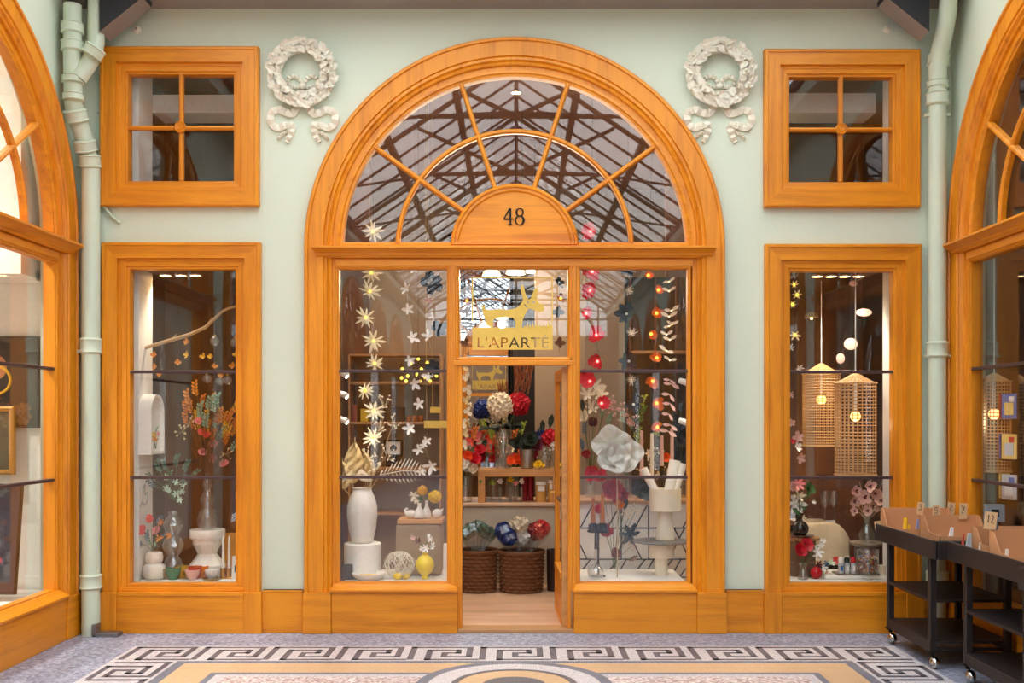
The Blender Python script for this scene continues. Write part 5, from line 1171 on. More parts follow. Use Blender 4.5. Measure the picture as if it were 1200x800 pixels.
vase_bq(766, 'bouquet of green sprigs, cream and orange blooms behind the taper candles', 'clear vase behind the taper candles',
        [(-14, 520, 'spray', 'lime', 9), (4, 508, 'spray', 'lime', 9), (-6, 532, 'star', 'cream', 7), (6, 528, 'dot', 'cream', 8), (12, 536, 'rose', 'oran', 6), (-2, 546, 'dot', 'cream', 8), (6, 556, 'star', 'cream', 6), (-12, 556, 'dot', 'straw', 9), (16, 552, 'dot', 'straw', 7), (4, 498, 'rose', 'amber', 5)])
vase_bq(798, 'dark navy bouquet with pink specks by the outer jamb', 'clear vase by the outer jamb of the red-flower window',
        [(-4, 496, 'rose', 'ink', 10), (2, 512, 'rose', 'ink', 12), (-6, 524, 'leaf', 'ink', 12), (2, 534, 'rose', 'ink', 12), (-2, 548, 'rose', 'ink', 11), (1, 530, 'star', 'pink', 3), (-9, 486, 'leaf', 'ink', 8), (0, 480, 'spray', 'blue', 6)])
# tall dark cabinet behind with one bright shelf
r = thing('wall_cabinet', 'dark glazed cabinet with one lit shelf behind the amber flower lamps', 'cabinet', P(766, 595, 1.85)); s = S(1.85)
q = MB(); q.box(-34/s, 50/s, 0, .04, 0, 270/s); q.build('body', mat('near_black_wood', (38, 30, 28), .5), r)
q = MB(); q.box(-27/s, 40/s, -.16, 0, 180/s, 183/s); q.build('shelf', shelf_wood, r, bevel=.003)
for x in (-28, 2, 26): q = MB(); q.box((x-1)/s, (x+1)/s, -.02, 0, 0, 270/s); q.build('mullion', brown_wood, r)
slab('wall_panel', beige, P(684, 0, 2.0).x, P(738, 0, 2.0).x, 1.85, 1.9, .03, 3.2)

# ---------------------------------------------------------------- doorway: counter, riser, baskets, flowers, mirror
yk = 2.1; s = S(yk); kx0, kx1 = P(520, 0, yk).x, P(664, 0, yk).x; kz = P(0, 589, yk).z
r = thing('shop_counter', 'low shop counter with pale front panel inside the doorway', 'counter', ((kx0+kx1)/2, yk, .03)); kw = (kx1-kx0)/2
q = MB(); q.box(-kw, kw, 0, .72, 0, kz-.03-.03); q.build('body', mat('pale_stone_panel', (214, 200, 178), .6), r)
q = MB(); q.box(-kw-.02, kw+.02, -.05, .76, kz-.06, kz-.03); q.build('top', pale_wood, r, bevel=.004)
r = thing('counter_riser', 'honey oak bench-shaped riser standing on the shop counter', 'riser', (P(608, 0, yk).x, yk+.02, kz)); hz = P(0, 549.5, yk+.02).z-kz; w_ = 48/S(yk)
q = MB(); q.box(-w_, w_, 0, .42, hz-.075, hz); q.build('board', riser_wood, r, bevel=.004)
for x in (-w_, w_-.07):
    q = MB(); q.box(x, x+.07, 0, .42, 0, hz-.075); q.build('leg', riser_wood, r, bevel=.004)
q = MB(); q.petal((-w_+.02, -.004, hz-.14), (.3, 0, 1), (0, -1, 0), .035, .03, 0); q.build('green_mark', C['green'], r)
def hyd(px, py, R_, c, label, cx=590, y=yk+.2, name='hydrangea'):
    s = S(y); zt = kz+hz; b = VY+(EYE-zt)*s
    r = thing(name, label, 'flower', P(cx, b-8, y), 'hydrangeas in the glass cylinder vase'); q = MB(); c0 = P(px, py, y)-r.location; c0.y += -.10 if c == 'cream' else .09
    q.pompom(c0, R_/s, 80, R_/s*.34, rng); q.build('bloom', C[c], r)
    q = MB(); q.tube([(0, 0, 0), (c0.x*.3, 0, c0.z*.55), c0], .006, 6); q.build('stem', stem, r)
    q = MB()
    for k in range(3): q.petal(Vector((c0.x*.6, 0, c0.z*.62)), (math.cos(k*2.1+1), -.4, .2*math.sin(k)), (0, -.5, 1), .13, .08, -.3, 0, .1)
    q.build('leaf', C['dark'], r)
hyd(566, 479, 10.5, 'navy', 'navy blue hydrangea in the vase inside the doorway'); hyd(586, 475, 13.5, 'cream', 'cream white hydrangea in the vase inside the doorway'); hyd(607, 473, 12.5, 'red', 'bright red hydrangea in the vase inside the doorway')
b = VY+(EYE-kz-hz)*S(yk+.2)
vessel(shell([(9.5, 0), (10, 1), (10, 44), (9.6, 45)], .8), 590, b-.1, yk+.2, vaseglass, 'cylinder_vase', 'tall clear cylinder vase with three hydrangeas on the riser', 'vase')
vessel(shell([(7, 0), (7.5, 1), (9.5, 20), (10, 22)], .7), 618, b-.1, yk+.12, mat('zinc', (170, 172, 176), .3, .9), 'metal_bucket', 'silver metal bucket of dark flowers on the riser', 'bucket')
bouquet('dark_flower_bunch', 'dark burgundy and black flower bunch in the silver bucket', 'flowers', 618, b-12, yk+.12, [(-10, 16, 'rose', 'dark', 9), (4, 20, 'rose', 'dark', 10), (12, 14, 'rose', 'plum', 8), (-2, 12, 'rose', 'dark', 9), (8, 4, 'rose', 'crimson', 6), (8, -4, 'rose', 'crimson', 5)], stem, C)
vessel(shell([(7, 0), (8, 1), (9, 18), (9.4, 24)], .7), 638, b-.1, yk+.25, vaseglass, 'glass_vase', 'clear vase at the door end of the riser', 'vase')
bouquet('flower_bunch', 'blue, red and white flower bunch at the door end of the riser', 'flowers', 638, b-10, yk+.25, [(-9, 28, 'star', 'navy', 7), (-3, 30, 'star', 'navy', 7), (6, 26, 'pom', 'red', 9), (12, 18, 'rose', 'white', 6), (-6, 14, 'dot', 'white', 8), (4, 8, 'dot', 'white', 8), (-12, 8, 'dot', 'white', 6), (8, 46, 'leaf', 'dark', 9), (-2, 40, 'leaf', 'dark', 8)], stem, C)
bouquet('fabric_blooms', 'orange fabric flowers lying on the middle of the riser', 'flowers', 603, b-2, yk+.1, [(-4, 6, 'rose', 'oran', 6), (3, 8, 'rose', 'oran', 7), (9, 4, 'rose', 'oran', 5)], stem, C)
bouquet('fabric_blooms', 'yellow fabric flower on the riser beside the silver bucket', 'flowers', 631, b-1, yk+.06, [(0, 3, 'rose', 'yellow', 5), (3, 2, 'rose', 'yellow', 4)], stem, C)
kb = VY+(EYE-kz)*S(yk+.1)
vessel(shell([(7, 0), (8, 1), (9, 22), (10, 30)], .7), 545, kb-.1, yk+.1, vaseglass, 'glass_vase', 'clear vase on the counter at the far side of the riser', 'vase')
bouquet('bouquet', 'bouquet of red, orange, pink and white blooms on the counter opposite the door leaf', 'bouquet', 545, kb-16, yk+.1, [(-4, 28, 'rose', 'white', 8), (4, 24, 'rose', 'white', 8), (-8, 20, 'rose', 'cream', 7), (10, 22, 'rose', 'cream', 7), (-6, 40, 'rose', 'oran', 7), (3, 38, 'rose', 'oran', 7), (10, 34, 'rose', 'red', 8), (16, 44, 'rose', 'red', 7), (-2, 52, 'star', 'pink', 9), (6, 56, 'star', 'coral', 8), (12, 60, 'spray', 'amber', 9), (22, 52, 'leaf', 'dark', 8), (20, 36, 'rose', 'crimson', 7), (-6, 60, 'spray', 'coral', 8)], stem, C)
yl = yk+.45; lb_ = VY+(EYE-kz)*S(yl)
vessel(shell([(7, 0), (8, 1), (7, 30)], .7), 578, lb_-.1, yl, vaseglass, 'glass_vase', 'clear vase behind the riser', 'vase')
bouquet('bouquet', 'bouquet of coral sprays and green leaves behind the riser', 'bouquet', 578, lb_-18, yl, [(-4, 40, 'spray', 'coral', 10), (-12, 34, 'leaf', 'teal', 9), (4, 46, 'spray', 'amber', 9), (18, 40, 'star', 'blush', 7), (12, 32, 'dot', 'blush', 9), (-2, 60, 'leaf', 'lime', 9), (24, 30, 'rose', 'coral', 6), (0, 28, 'rose', 'red', 6), (-14, 48, 'star', 'white', 6)], stem, C)
bouquet('bouquet', 'dense mixed bouquet of pink, orange and green sprigs behind the silver bucket', 'bouquet', 600, VY+(EYE-kz)*S(yl+.12)-12, yl+.12, [(-34, 50, 'spray', 'coral', 9), (-26, 58, 'star', 'oran', 7), (-12, 62, 'dot', 'blush', 9), (4, 56, 'spray', 'amber', 9), (12, 66, 'spray', 'lime', 9), (22, 50, 'star', 'pink', 7), (-20, 44, 'rose', 'red', 6), (-4, 46, 'rose', 'cream', 6), (10, 44, 'rose', 'coral', 6), (30, 60, 'spray', 'teal', 9), (40, 52, 'dot', 'white', 8), (-40, 60, 'rose', 'pink', 6), (-30, 70, 'spray', 'lime', 8), (-8, 74, 'dot', 'straw', 8)], stem, C)
vessel(shell([(7, 0), (8, 1), (7, 26)], .7), 600, VY+(EYE-kz)*S(yl+.12)-.1, yl+.12, vaseglass, 'glass_vase', 'clear vase standing farthest back behind the riser', 'vase')
# stems in tubes, jars and red candles beneath the riser
yu = yk+.16; ub = VY+(EYE-kz)*S(yu)
for i, (px, c) in enumerate(((577, 'lime'), (586, 'white'), (598, 'yellow'), (604, 'pink'), (611, 'white'))):
    s = S(yu); r = thing('test_tube_vase', 'slim glass tube with one small flower under the riser, %s from the far end' % ORD[i], 'vase', P(px, ub, yu), 'flower tubes under the riser')
    q = MB(); q.lathe([(a/s, h_/s) for a, h_ in shell([(1.8, 0), (2, 1), (2, 17)], .4)], n=14); q.build('tube', vaseglass, r, smooth=True)
    q = MB(); q.tube([(0, 0, 2/s), (0, 0, (20+i % 3*2)/s)], .0025, 5); q.build('stem', stem, r)
    q = MB(); q.flower((0, 0, (21+i % 3*2)/s), (.2, -1, .5), 6, 4.2/s, 2.4/s, .3, 0, rng); q.build('flower', C[c], r)
for px, w_, hh in ((615, 3.4, 27), (622, 3.4, 28)):
    s = S(yu+.1); q = MB(); q.lathe([(0, 0), (w_/s, 0), (w_/s, hh/s), (0, hh/s)], n=20); single(q, 'pillar_candle', C['crimson'], 'dark red pillar candle under the riser, %s' % ('nearer the tubes' if px < 618 else 'nearer the jars'), 'candle', P(px, VY+(EYE-kz)*S(yu+.1), yu+.1), 'red candles under the riser')
for px, hh, lb in ((634, 24, 'labelled honey coloured jar under the riser, nearer the tubes'), (648, 26, 'labelled honey coloured jar under the riser, beside the door leaf')):
    s = S(yu-.05); r = thing('jar', lb, 'jar', P(px, VY+(EYE-kz)*S(yu-.05), yu-.05), 'jars under the riser'); lathe_part(r, 'body', mat('honey_jar', (206, 158, 84), .25), [(0, 0), (5.6, 0), (6, 1), (6, hh-4), (0, hh-4)], s, 20); lathe_part(r, 'lid', white, [(0, hh-4), (6.2, hh-4), (6.2, hh), (0, hh)], s, 20)
    q = MB(); q.box(-.035, .035, -6.25/s, -5.7/s, (hh-11)/s, (hh-5)/s); q.build('label', white, r)
# wicker baskets with wrapped bunches
wick = mat('brown_wicker', (116, 74, 44), .7, 0, .3, 90)
def basket(px, w, py0, py1, y, label):
    s = S(y); r = thing('wicker_basket', label, 'basket', P(px, 0, y), 'wicker baskets on the shop floor'); r.location.z = .03; R_ = w/s/2; h_ = (py1-py0)/s; rows = 11; n = 96; q = MB(); vs = []
    for i in range(rows*2+1):
        for j in range(n):
            a = 2*PI*j/n; bump = .010*math.sin(j*2*PI*16/n+(i//2 % 2)*PI)*(1 if i % 2 else .2)+(.004 if i % 2 else -.010)
            rr = R_*(.93+.07*math.sin(PI*.5*i/rows/2))+bump; vs.append((rr*math.cos(a), rr*math.sin(a), h_*i/(rows*2)))
    q.add(vs, [(i*n+j, i*n+(j+1) % n, (i+1)*n+(j+1) % n, (i+1)*n+j) for i in range(rows*2) for j in range(n)]+[tuple(range(n-1, -1, -1))]); q.build('body', wick, r)
    q = MB()
    for k in range(3):
        q.tube([((R_+.004)*math.cos(2*PI*i/60), (R_+.004)*math.sin(2*PI*i/60), h_+.008*math.sin(i*PI*2*10/60+k*2.1)+.004) for i in range(61)], .009, 6)
    q.build('rim', wick, r)
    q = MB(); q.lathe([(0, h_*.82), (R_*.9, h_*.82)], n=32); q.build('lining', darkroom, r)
    return r, R_, h_
yB = 1.72
basket(560, 46, 631, 678, yB, 'brown wicker basket with grey-green wrapped bunches, farther from the door leaf'); basket(611, 53, 632, 678, yB, 'brown wicker basket with red, white and blue wrapped flowers')
def wrapped(px, py, bx, by, R_, c, label, y=yB):
    s = S(y); o = P(bx, by, y); r = thing('wrapped_bunch', label, 'wrapped flowers', o, 'wrapped bunches in the baskets'); t_ = P(px, py, y)-o; t_.y = rng.uniform(-.08, .08)
    q = MB(); q.pompom(t_, R_/s*.8, 30, R_/s*.45, rng); q.build('blossoms', C[c], r)
    q = MB(); n = 14; d = t_.normalized(); L_ = t_.length; a_ = d.cross(Vector((0, 1, 0))).normalized(); b_ = d.cross(a_); vs = []
    for f, rr in ((0, .25), (.5, .65), (.95, 1.05), (1.25, .8)):
        for i in range(n): th = 2*PI*i/n; vs.append(d*L_*f+(a_*math.cos(th)+b_*math.sin(th))*R_/s*rr*(1+.12*(i % 2)))
    q.add(vs, [(k*n+i, k*n+(i+1) % n, (k+1)*n+(i+1) % n, (k+1)*n+i) for k in range(3) for i in range(n)]); q.build('wrapping', MATS.get('cellophane') or glass('cellophane', (.95, .96, .97), .10, .15, .10), r)
for i, (px, py) in enumerate(((546, 622), (553, 617), (560, 615), (567, 618), (573, 622))): wrapped(px, py+3, 555+i*2, 648, 8, 'teal', 'grey-green wrapped bunch in the basket, %s from the far side' % ORD[i])
for px, py, c, lb in ((590, 620, 'navy', 'blue wrapped flower bunch at the far side of the basket'), (596, 626, 'navy', 'blue wrapped flower bunch in front beside the cream one'), (608, 613, 'cream', 'cream wrapped flower bunch standing highest in the basket'), (612, 627, 'white', 'white wrapped flower bunch at the front of the basket'), (627, 621, 'crimson', 'red wrapped flower bunch in the basket, nearer the white bunch'), (634, 617, 'red', 'red wrapped flower bunch at the door side of the basket')): wrapped(px, py+2, 606+(px-606)*.5, 648, 10.5, c, lb)
s = S(1.75); q = MB(); q.lathe([(a/s, h_/s) for a, h_ in shell([(8.5, 0), (9, 1), (9.5, 48)], .8)], n=28); o = single(q, 'waste_bin', mat('dark_brown_bin', (48, 32, 28), .5), 'dark round bin beside the basket, half hidden by the door leaf', 'bin', P(650, 0, 1.75)); o.location.z = .03
# tall mirror that shows the arcade and the back of the sign
ym = 5.6
r = thing('wall_mirror', 'tall frameless mirror at the back of the shop reflecting the sign', 'mirror', (-.46, ym, .9), rz=math.radians(2.46))
mir = mat('mirror_silver', (225, 230, 230), .0, 1, 0); mir.node_tree.nodes['Principled BSDF'].inputs['Roughness'].default_value = .0
q = MB(); q.box(-.40, .38, 0, .012, 0, 3.2); q.build('glass', mir, r); q = MB(); q.box(-.44, -.40, -.02, .03, 0, 3.2); q.box(.38, .42, -.02, .03, 0, 3.2); q.build('frame', black, r)
q = MB(); q.box(0, .52, 0, .05, .03, 3.3); single(q, 'backdrop_screen', black, 'tall black panel at the back of the shop behind the red hydrangea', 'panel', (P(602, 0, 4.6).x, 4.6, 0), None, False)
# hanging twigs and leaf strands
r = thing('willow_twigs', 'bundle of reddish willow twigs hanging in the doorway above the hydrangeas', 'twigs', P(612, 428, 2.4)); s = S(2.4); q = MB()
for i in range(34):
    a = Vector((rng.uniform(-12, 14)/s, rng.uniform(-.1, .1), rng.uniform(-4, 10)/s)); b_ = Vector((rng.uniform(-10, 8)/s, rng.uniform(-.1, .1), rng.uniform(-36, -22)/s)); q.tube([a, (a+b_)/2+Vector((rng.uniform(-4, 4)/s, 0, 0)), b_], [.006, .005, .003], 5)
q.build('twigs', mat('red_willow', (142, 78, 46), .7), r); q = MB(); q.tube([(0, 0, 0), (0, 0, 4.78-r.location.z)], .003, 4); q.build('cord', cord_mat, r)
garland('strand of cream and brown paper leaves hanging inside the doorway', .9, 545, 300, [(545+rng.uniform(-3, 3), y, 7, 3, C['cream' if i % 3 else 'straw'], None, .9, .3, .3) for i, y in enumerate(range(430, 524, 13))])
garland('strand of brown autumn leaves seen through the sign pane near its mullion', 1.15, 546, 300, [(545+rng.uniform(-2, 3), y, 6.5, 3, C['brown'], amberled if i == 1 else None, .9, .3, .3) for i, y in enumerate((340, 352, 365, 402))])
garland('strand of dark autumn leaves hanging on the hinge side of the sign pane', 1.1, 657, 300, [(655+rng.uniform(-3, 3), y, 8, 4, C['brown' if i % 2 else 'dark'], amberled if i == 1 else None, .8, .4, .3) for i, y in enumerate((332, 350, 365, 402))])
for i, px in enumerate((576, 604, 627)):
    y = 2.6+.5*i; p = P(px, 319-i*2, y); r = thing('pendant_lamp', 'cream pleated pendant lamp above the sign pane, %s from the mirror side' % ORD[i], 'lamp', p, 'pendant lamps in the shop'); s = S(y)
    q = MB(); q.lathe([(11/s, -4/s), (10/s, 0), (5/s, 4/s), (1.4/s, 6/s)], n=28); q.build('shade', emis('lit_lamp_shade', (255, 226, 180), 1.3), r, smooth=True)
    q = MB(); q.tube([(0, 0, 5/s), (0, 0, 4.79-p.z)], .004, 5); q.build('cord', cord_mat, r)
    q = MB(); q.sphere((0, 0, -1/s), .03, 10, 8); q.build('bulb', led, r); light('POINT', (0, 0, -.12), 70, parent=r)

# ---------------------------------------------------------------- right tall window
wb = emis('glowing_bulb', (255, 190, 110), 3)
weave = mat('rattan_cane', (206, 164, 112), .7, 0, .15, 60)
def rattan(px, py_top, py_sh, py_bot, w, y, label, topz=None):
    s = S(y); topz = topz or wz(310); p = P(px, 0, y); p.z = topz; r = thing('rattan_lamp', label, 'lamp', p, 'rattan pendant lamps')
    z = lambda py: P(0, py, y).z-topz; R_ = w/s/2; z1, z0 = z(py_sh), z(py_bot); q = MB(); nv, nh = 28, 26
    for j in range(nv):
        a = 2*PI*j/nv; q.tube([(R_*math.cos(a), R_*math.sin(a), z0), (R_*math.cos(a), R_*math.sin(a), z1), (R_*.08*math.cos(a), R_*.08*math.sin(a), z(py_top))], .0036, 4)
    for i in range(nh+1):
        zz = z0+(z1-z0)*i/nh; q.tube([((R_+.003)*math.cos(2*PI*k/40), (R_+.003)*math.sin(2*PI*k/40), zz) for k in range(41)], .0036, 4, 0, False)
    for i in range(1, 7):
        t = i/7; zz = z1+(z(py_top)-z1)*t; rr = R_*(1-.92*t); q.tube([(rr*math.cos(2*PI*k/40), rr*math.sin(2*PI*k/40), zz) for k in range(41)], .0036, 4, 0, False)
    q.build('woven_shade', weave, r)
    q = MB()
    for zz in (z0, z1): q.tube([((R_+.004)*math.cos(2*PI*k/40), (R_+.004)*math.sin(2*PI*k/40), zz) for k in range(41)], .008, 6, 0, False)
    q.build('shade_rim', weave, r)
    q = MB(); q.tube([(0, 0, 0), (0, 0, z(py_top)-.02)], .004, 6); q.build('cord', white, r)
    zb = z(py_sh+(py_bot-py_sh)*.36); q = MB(); q.tube([(0, 0, z(py_top)), (0, 0, zb+.05)], .012, 8); q.build('socket', white, r)
    q = MB(); q.sphere((0, 0, zb), .042, 14, 10); q.build('bulb', wb, r, smooth=True); light('POINT', (0, 0, zb-.075), 1.6, parent=r, size=.03)
rattan(1002.5, 437.5, 449, 556, 46, .40, 'woven rattan cylinder lamp hanging in front, in the window behind the carts')
rattan(962.5, 426, 438, 522, 42, .95, 'woven rattan cylinder lamp hanging behind the front one')
rattan(1165, 437, 447, 552, 36, -.25, 'woven rattan cylinder lamp hanging behind the postcard rack in the dark side shop', 4.79)
garland('garland of white blossoms and yellow lights at the arch side of the rattan lamp window', .34, 930, 312, [(x, y, r, 6, C[c], ledy if c == 'cream' else None, .35, .35, .2) for x, y, r, c in ((930, 324, 6, 'white'), (931, 334, 6, 'cream'), (934, 346, 7, 'cream'), (929, 357, 5, 'cream'), (932, 392, 7, 'cream'), (927, 407, 5, 'white'), (936, 431, 6, 'white'), (927, 462, 5, 'blush'))])
garland('strand of blush orchid blooms hanging at the arch side of the rattan lamp window', .30, 932, 312, [(x, y, r, 5, C[c], None, .7, .3, .5) for x, y, r, c in ((935, 512, 7, 'blush'), (934, 524, 7, 'white'), (938, 536, 7, 'blush'), (930, 516, 5, 'red'), (928, 496, 5, 'blush'))])
r = thing('leaf_mobile', 'mobile of flat pale leaf discs hanging beside the front rattan lamp', 'mobile', P(1000, 312, .8)); s = S(.8); o = r.location; q = MB(); q.tube([(0, 0, 0), P(997, 330, .8)-o, P(1012, 362, .8)-o], .0015, 4); q.tube([P(997, 330, .8)-o, P(997, 402, .8)-o, P(984, 415, .8)-o, P(984, 424, .8)-o], .0015, 4); q.build('wire', dark_iron, r)
for px, py, w_, h_ in ((1012.5, 366, 19, 9), (997, 403, 16, 14), (985, 420, 10, 12), (1000, 332, 10, 7)):
    q = MB(); q.sphere(P(px, py, .8)-o, 1/s, 16, 10, sc=(w_/2, .4, h_/2)); q.build('leaf_disc', C['blush'], r)
r = thing('mushroom_lamp', 'small dome shaped lamp glowing deep inside the rattan lamp window', 'lamp', P(951, 378, 1.5)); s = S(1.5)
q = MB(); q.lathe([(8/s, 6/s), (7/s, 10/s), (3/s, 12.5/s), (0, 13/s)], n=24); q.build('shade', C['straw'], r, smooth=True); q = MB(); q.sphere((0, 0, 5/s), 1.6/s, 10, 6); q.build('bulb', led, r); q = MB(); q.tube([(0, 0, 12/s), (0, 0, wz(310)-r.location.z)], .003, 4); q.build('cord', cord_mat, r)
# round wooden table with black vase
y = .45; bt = onp(y); s = S(y)
r = thing('round_table', 'low round wooden table with speckled drum under the black bottle vase', 'table', P(939, bt, y)); lathe_part(r, 'drum', mat('speckled_brown', (120, 92, 72), .8, 0, .4, 90), [(0, 0), (16, 0), (16.5, bt-632), (0, bt-632)], s); lathe_part(r, 'tabletop', shelf_wood, [(0, bt-632), (20, bt-632), (20.5, bt-631), (20.5, bt-629), (0, bt-628.5)], s)
r2 = vessel(shell([(9, 0), (13, 1.2), (14, 2)], .6), 940, 628.3, y-.03, mat('grey_stoneware', (120, 108, 100), .5), 'tray', 'flat grey dish under the black bottle vase', 'dish')
vessel(shell([(7, 0), (10, 4), (10.5, 9), (8, 14), (4, 17), (4, 25), (4.6, 26)], .8), 937, 626.6, y-.03, mat('black_glass', (28, 26, 26), .12, spec=.8), 'bottle_vase', 'black round bottle vase on the low round table', 'vase')
bouquet('lily_bunch', 'white lily, pink bloom and green clover in the black bottle vase', 'flowers', 937, 604, y-.03, [(-3, 15, 'star', 'white', 12), (1, 22, 'star', 'cream', 8), (-4, 38, 'star', 'pink', 9), (-6, 34, 'rose', 'blush', 7), (12, 32, 'rose', 'green', 7), (10, 26, 'leaf', 'green', 5), (-7, 6, 'leaf', 'green', 7), (7, 8, 'leaf', 'green', 6), (3, -2, 'star', 'cream', 5), (15, 16, 'star', 'white', 3)], stem, C)
# linen covered pouf with stemmed glasses
yp2 = .86; s = S(yp2); bp_ = onp(yp2)
platform('display_step', 'dark step carrying the linen covered block', P(938, 0, .62).x, P(1004, 0, .62).x, .81, 1.25, ZP+.02, darkroom)
def linen():
    r = thing('linen_cloth', 'beige linen cloth draped over a block, between round table and orchid vase', 'cloth', P(966, bp_-3, yp2)); q = MB(); n = 22; vs = []
    top = (bp_-3-613)/s; w0, w1 = -30/s, 24/s
    for i in range(n+1):
        u = i/n; x = w0+(w1-w0)*u
        for j in range(n+1):
            v = j/n
            if v < .3: yy = .36*(1-v/.3)+.0; z = top
            else: t = (v-.3)/.7; yy = -.02-.05*math.sin(PI*min(1, t*1.5)*.5)-.015*math.sin(u*9+t*2)*t; z = top*(1-t*(1 if u < .8 else .8)*(1.0 if u < .15 else .98))+.012
            dx = max(0, u-.72)/.28; z -= dx*dx*.16*(1 if v < .6 else .5)
            vs.append((x+dx*.03+.012*math.sin(v*7)*dx, yy, max(.0, z+.006*math.sin(u*14)*math.sin(v*9))))
    q.add(vs, [(i*(n+1)+j, (i+1)*(n+1)+j, (i+1)*(n+1)+j+1, i*(n+1)+j+1) for i in range(n) for j in range(n)]); o = q.build('cloth', mat('beige_linen', (206, 184, 152), .9, 0, .06, 90, .5, 140), r, smooth=True, ang=2)
    sd = o.modifiers.new('th', 'SOLIDIFY'); sd.thickness = .006
    q = MB(); q.box(w0+.02, w1-.05, .03, .34, .0, top-.03); q.build('block', shelf_wood, r, bevel=.02)
linen()
for px, lb in ((967, 'clear stemmed wine glass on the linen block, nearer the round table'), (977.5, 'clear stemmed wine glass on the linen block, nearer the orchids')):
    vessel([(0, 0), (5, 0), (5, .6), (.7, 1.4), (.6, 18), (3, 20), (5.6, 25), (6, 31), (5, 38), (4.6, 38), (5.6, 31), (5.2, 25.4), (2.6, 20.8), (0, 20)], px, 613, yp2+.18, vaseglass, 'wine_glass', lb, 'glass', 'stemmed glasses on the linen block')
boxy(973, 613, 11, 3.5, yp2+.12, white, 'folded_card', 'small white folded card in front of the wine glasses', 'card', .03)
# grey round table with orchids
y = .62; bt = onp(y); s = S(y)
r = thing('round_table', 'grey round pedestal table carrying the orchid vase', 'table', P(1016, bt, y)); lathe_part(r, 'drum', mat('dark_grey_table', (84, 80, 78), .6), [(0, 0), (14, 0), (14, bt-640), (0, bt-640)], s); lathe_part(r, 'tabletop', mat('grey_beige_top', (150, 134, 116), .5), [(0, bt-640), (14, bt-640), (19, bt-637), (19.5, bt-635), (0, bt-634.6)], s)
vessel(shell([(6, 0), (8, 2), (9.5, 8), (6.5, 15), (3.6, 20), (4, 26), (6, 31)], .7), 1016, 634.3, y-.02, vaseglass, 'glass_vase', 'clear waisted vase with pink orchids on the grey round table', 'vase')
def orchid():
    r = thing('orchid_bunch', 'dusty pink orchid bunch with plum hearts in the clear vase', 'flowers', P(1016, 610, y-.02)); s = S(y); st = MB()
    for dx, dy, R_ in ((-12, 34, 9), (-14, 22, 9), (-4, 28, 9), (2, 40, 8), (8, 16, 10), (16, 24, 10), (22, 34, 8), (-2, 12, 7), (24, 18, 8), (10, 32, 8), (-16, 12, 6)):
        c = Vector((dx/s, rng.uniform(-.05, .05), dy/s)); st.tube([(0, 0, 0), c*.5+Vector((0, 0, .02)), c], .003, 5); ax = (rng.uniform(-.4, .4), -1, rng.uniform(-.2, .3))
        q = MB(); q.flower(c, ax, 5, R_/s*.9, R_/s*.8, .25, 0, rng, .5); f = q.build('flower', C['blush'], r); q = MB(); q.flower(c+Vector((0, -.008, 0)), ax, 3, R_/s*.35, R_/s*.3, .6, 0, rng); q.build('heart', C['plum'], f)
    for dx, dy in ((6, 52), (20, 46), (-8, 46), (28, 40)): st.tube([(0, 0, 0), (dx*.5/s, 0, dy*.6/s), (dx/s, .02, dy/s)], .002, 4)
    st.build('stems', palestem, r)
orchid()
# front row
yf = .26; s = S(yf)
q = MB(); q.box(-38/s, 34/s, -.05, .22, 0, 4.5/s); single(q, 'white_cloth', ceramic, 'folded white cloth at the front under the grey tray', 'cloth', at(1004, yf+.02), None, False, .012)
zt2 = ZP+4.7/s
q = MB(); q.box(-27/s, 23/s, -.05, .1, 0, 2/s); single(q, 'serving_tray', mat('grey_wood_tray', (150, 134, 124), .6), 'flat grey tray with jar and bottles on the white cloth', 'tray', at(1006, yf+.03, zt2), None, False, .006)
zt3 = zt2+2.2/s; bz = VY+(EYE-zt3)*s
vessel(shell([(11.5, 0), (12.3, 1), (12.3, 27), (11.8, 28)], .5), 1017, bz, yf, vaseglass, 'confetti_jar', 'clear glass jar full of coloured beads on the tray', 'jar')
bm = [mat('bead_%d' % i, c, .4) for i, c in enumerate(((240, 236, 230), (206, 60, 60), (60, 110, 170), (236, 180, 170), (40, 44, 50), (230, 190, 80)))]
q = MB()
for i in range(420):
    a, rr, zz = rng.uniform(0, 2*PI), math.sqrt(rng.random())*10.8/s, rng.uniform(1.5, 20)/s; k = rng.randrange(6)
    n0 = len(q.m); q.sphere((rr*math.cos(a), rr*math.sin(a), zz), 1.1/s, 5, 3, k)
o = tag(q.build('beads', bm, None, at(1017, yf, zt3)), 'coloured beads filling the clear jar on the tray', 'beads'); o['kind'] = 'stuff'
for i, (px, c, top) in enumerate(((985.5, 'white', 'white'), (992.5, 'dark', 'dark'), (1000, 'red', 'red'))):
    r = thing('spice_bottle', 'small silver labelled bottle with %s stopper on the tray' % top, 'bottle', at(px, yf, zt3), 'small bottles on the tray'); lathe_part(r, 'body', mat('silver_label', (196, 198, 204), .3, .4), [(0, 0), (3.2, 0), (3.3, 1), (3.3, 12), (0, 12)], s, 16); lathe_part(r, 'stopper', C[c], [(0, 12), (2.6, 12), (3.2, 16), (2, 18.5), (0, 19)], s, 16)
    q = MB(); q.box(-1.4/s, 1.4/s, -3.45/s, -3.2/s, 3/s, 9/s); q.build('label', bm[2 if i == 0 else 0], r)
bouquet('fabric_flowers', 'small pink and cream fabric flowers lying behind the spice bottles', 'flowers', 988, bz-8, yf+.1, [(-8, 6, 'rose', 'coral', 5), (0, 8, 'rose', 'cream', 6), (2, 2, 'rose', 'dark', 5), (8, 4, 'rose', 'red', 5)], stem, C)
vessel(shell([(6, 0), (6.4, 1), (4, 10), (3.4, 14), (5.5, 19)], .5), 941, onp(.24)-.1, .24, vaseglass, 'glass_vase', 'small clear vase with red poppies at the front', 'vase')
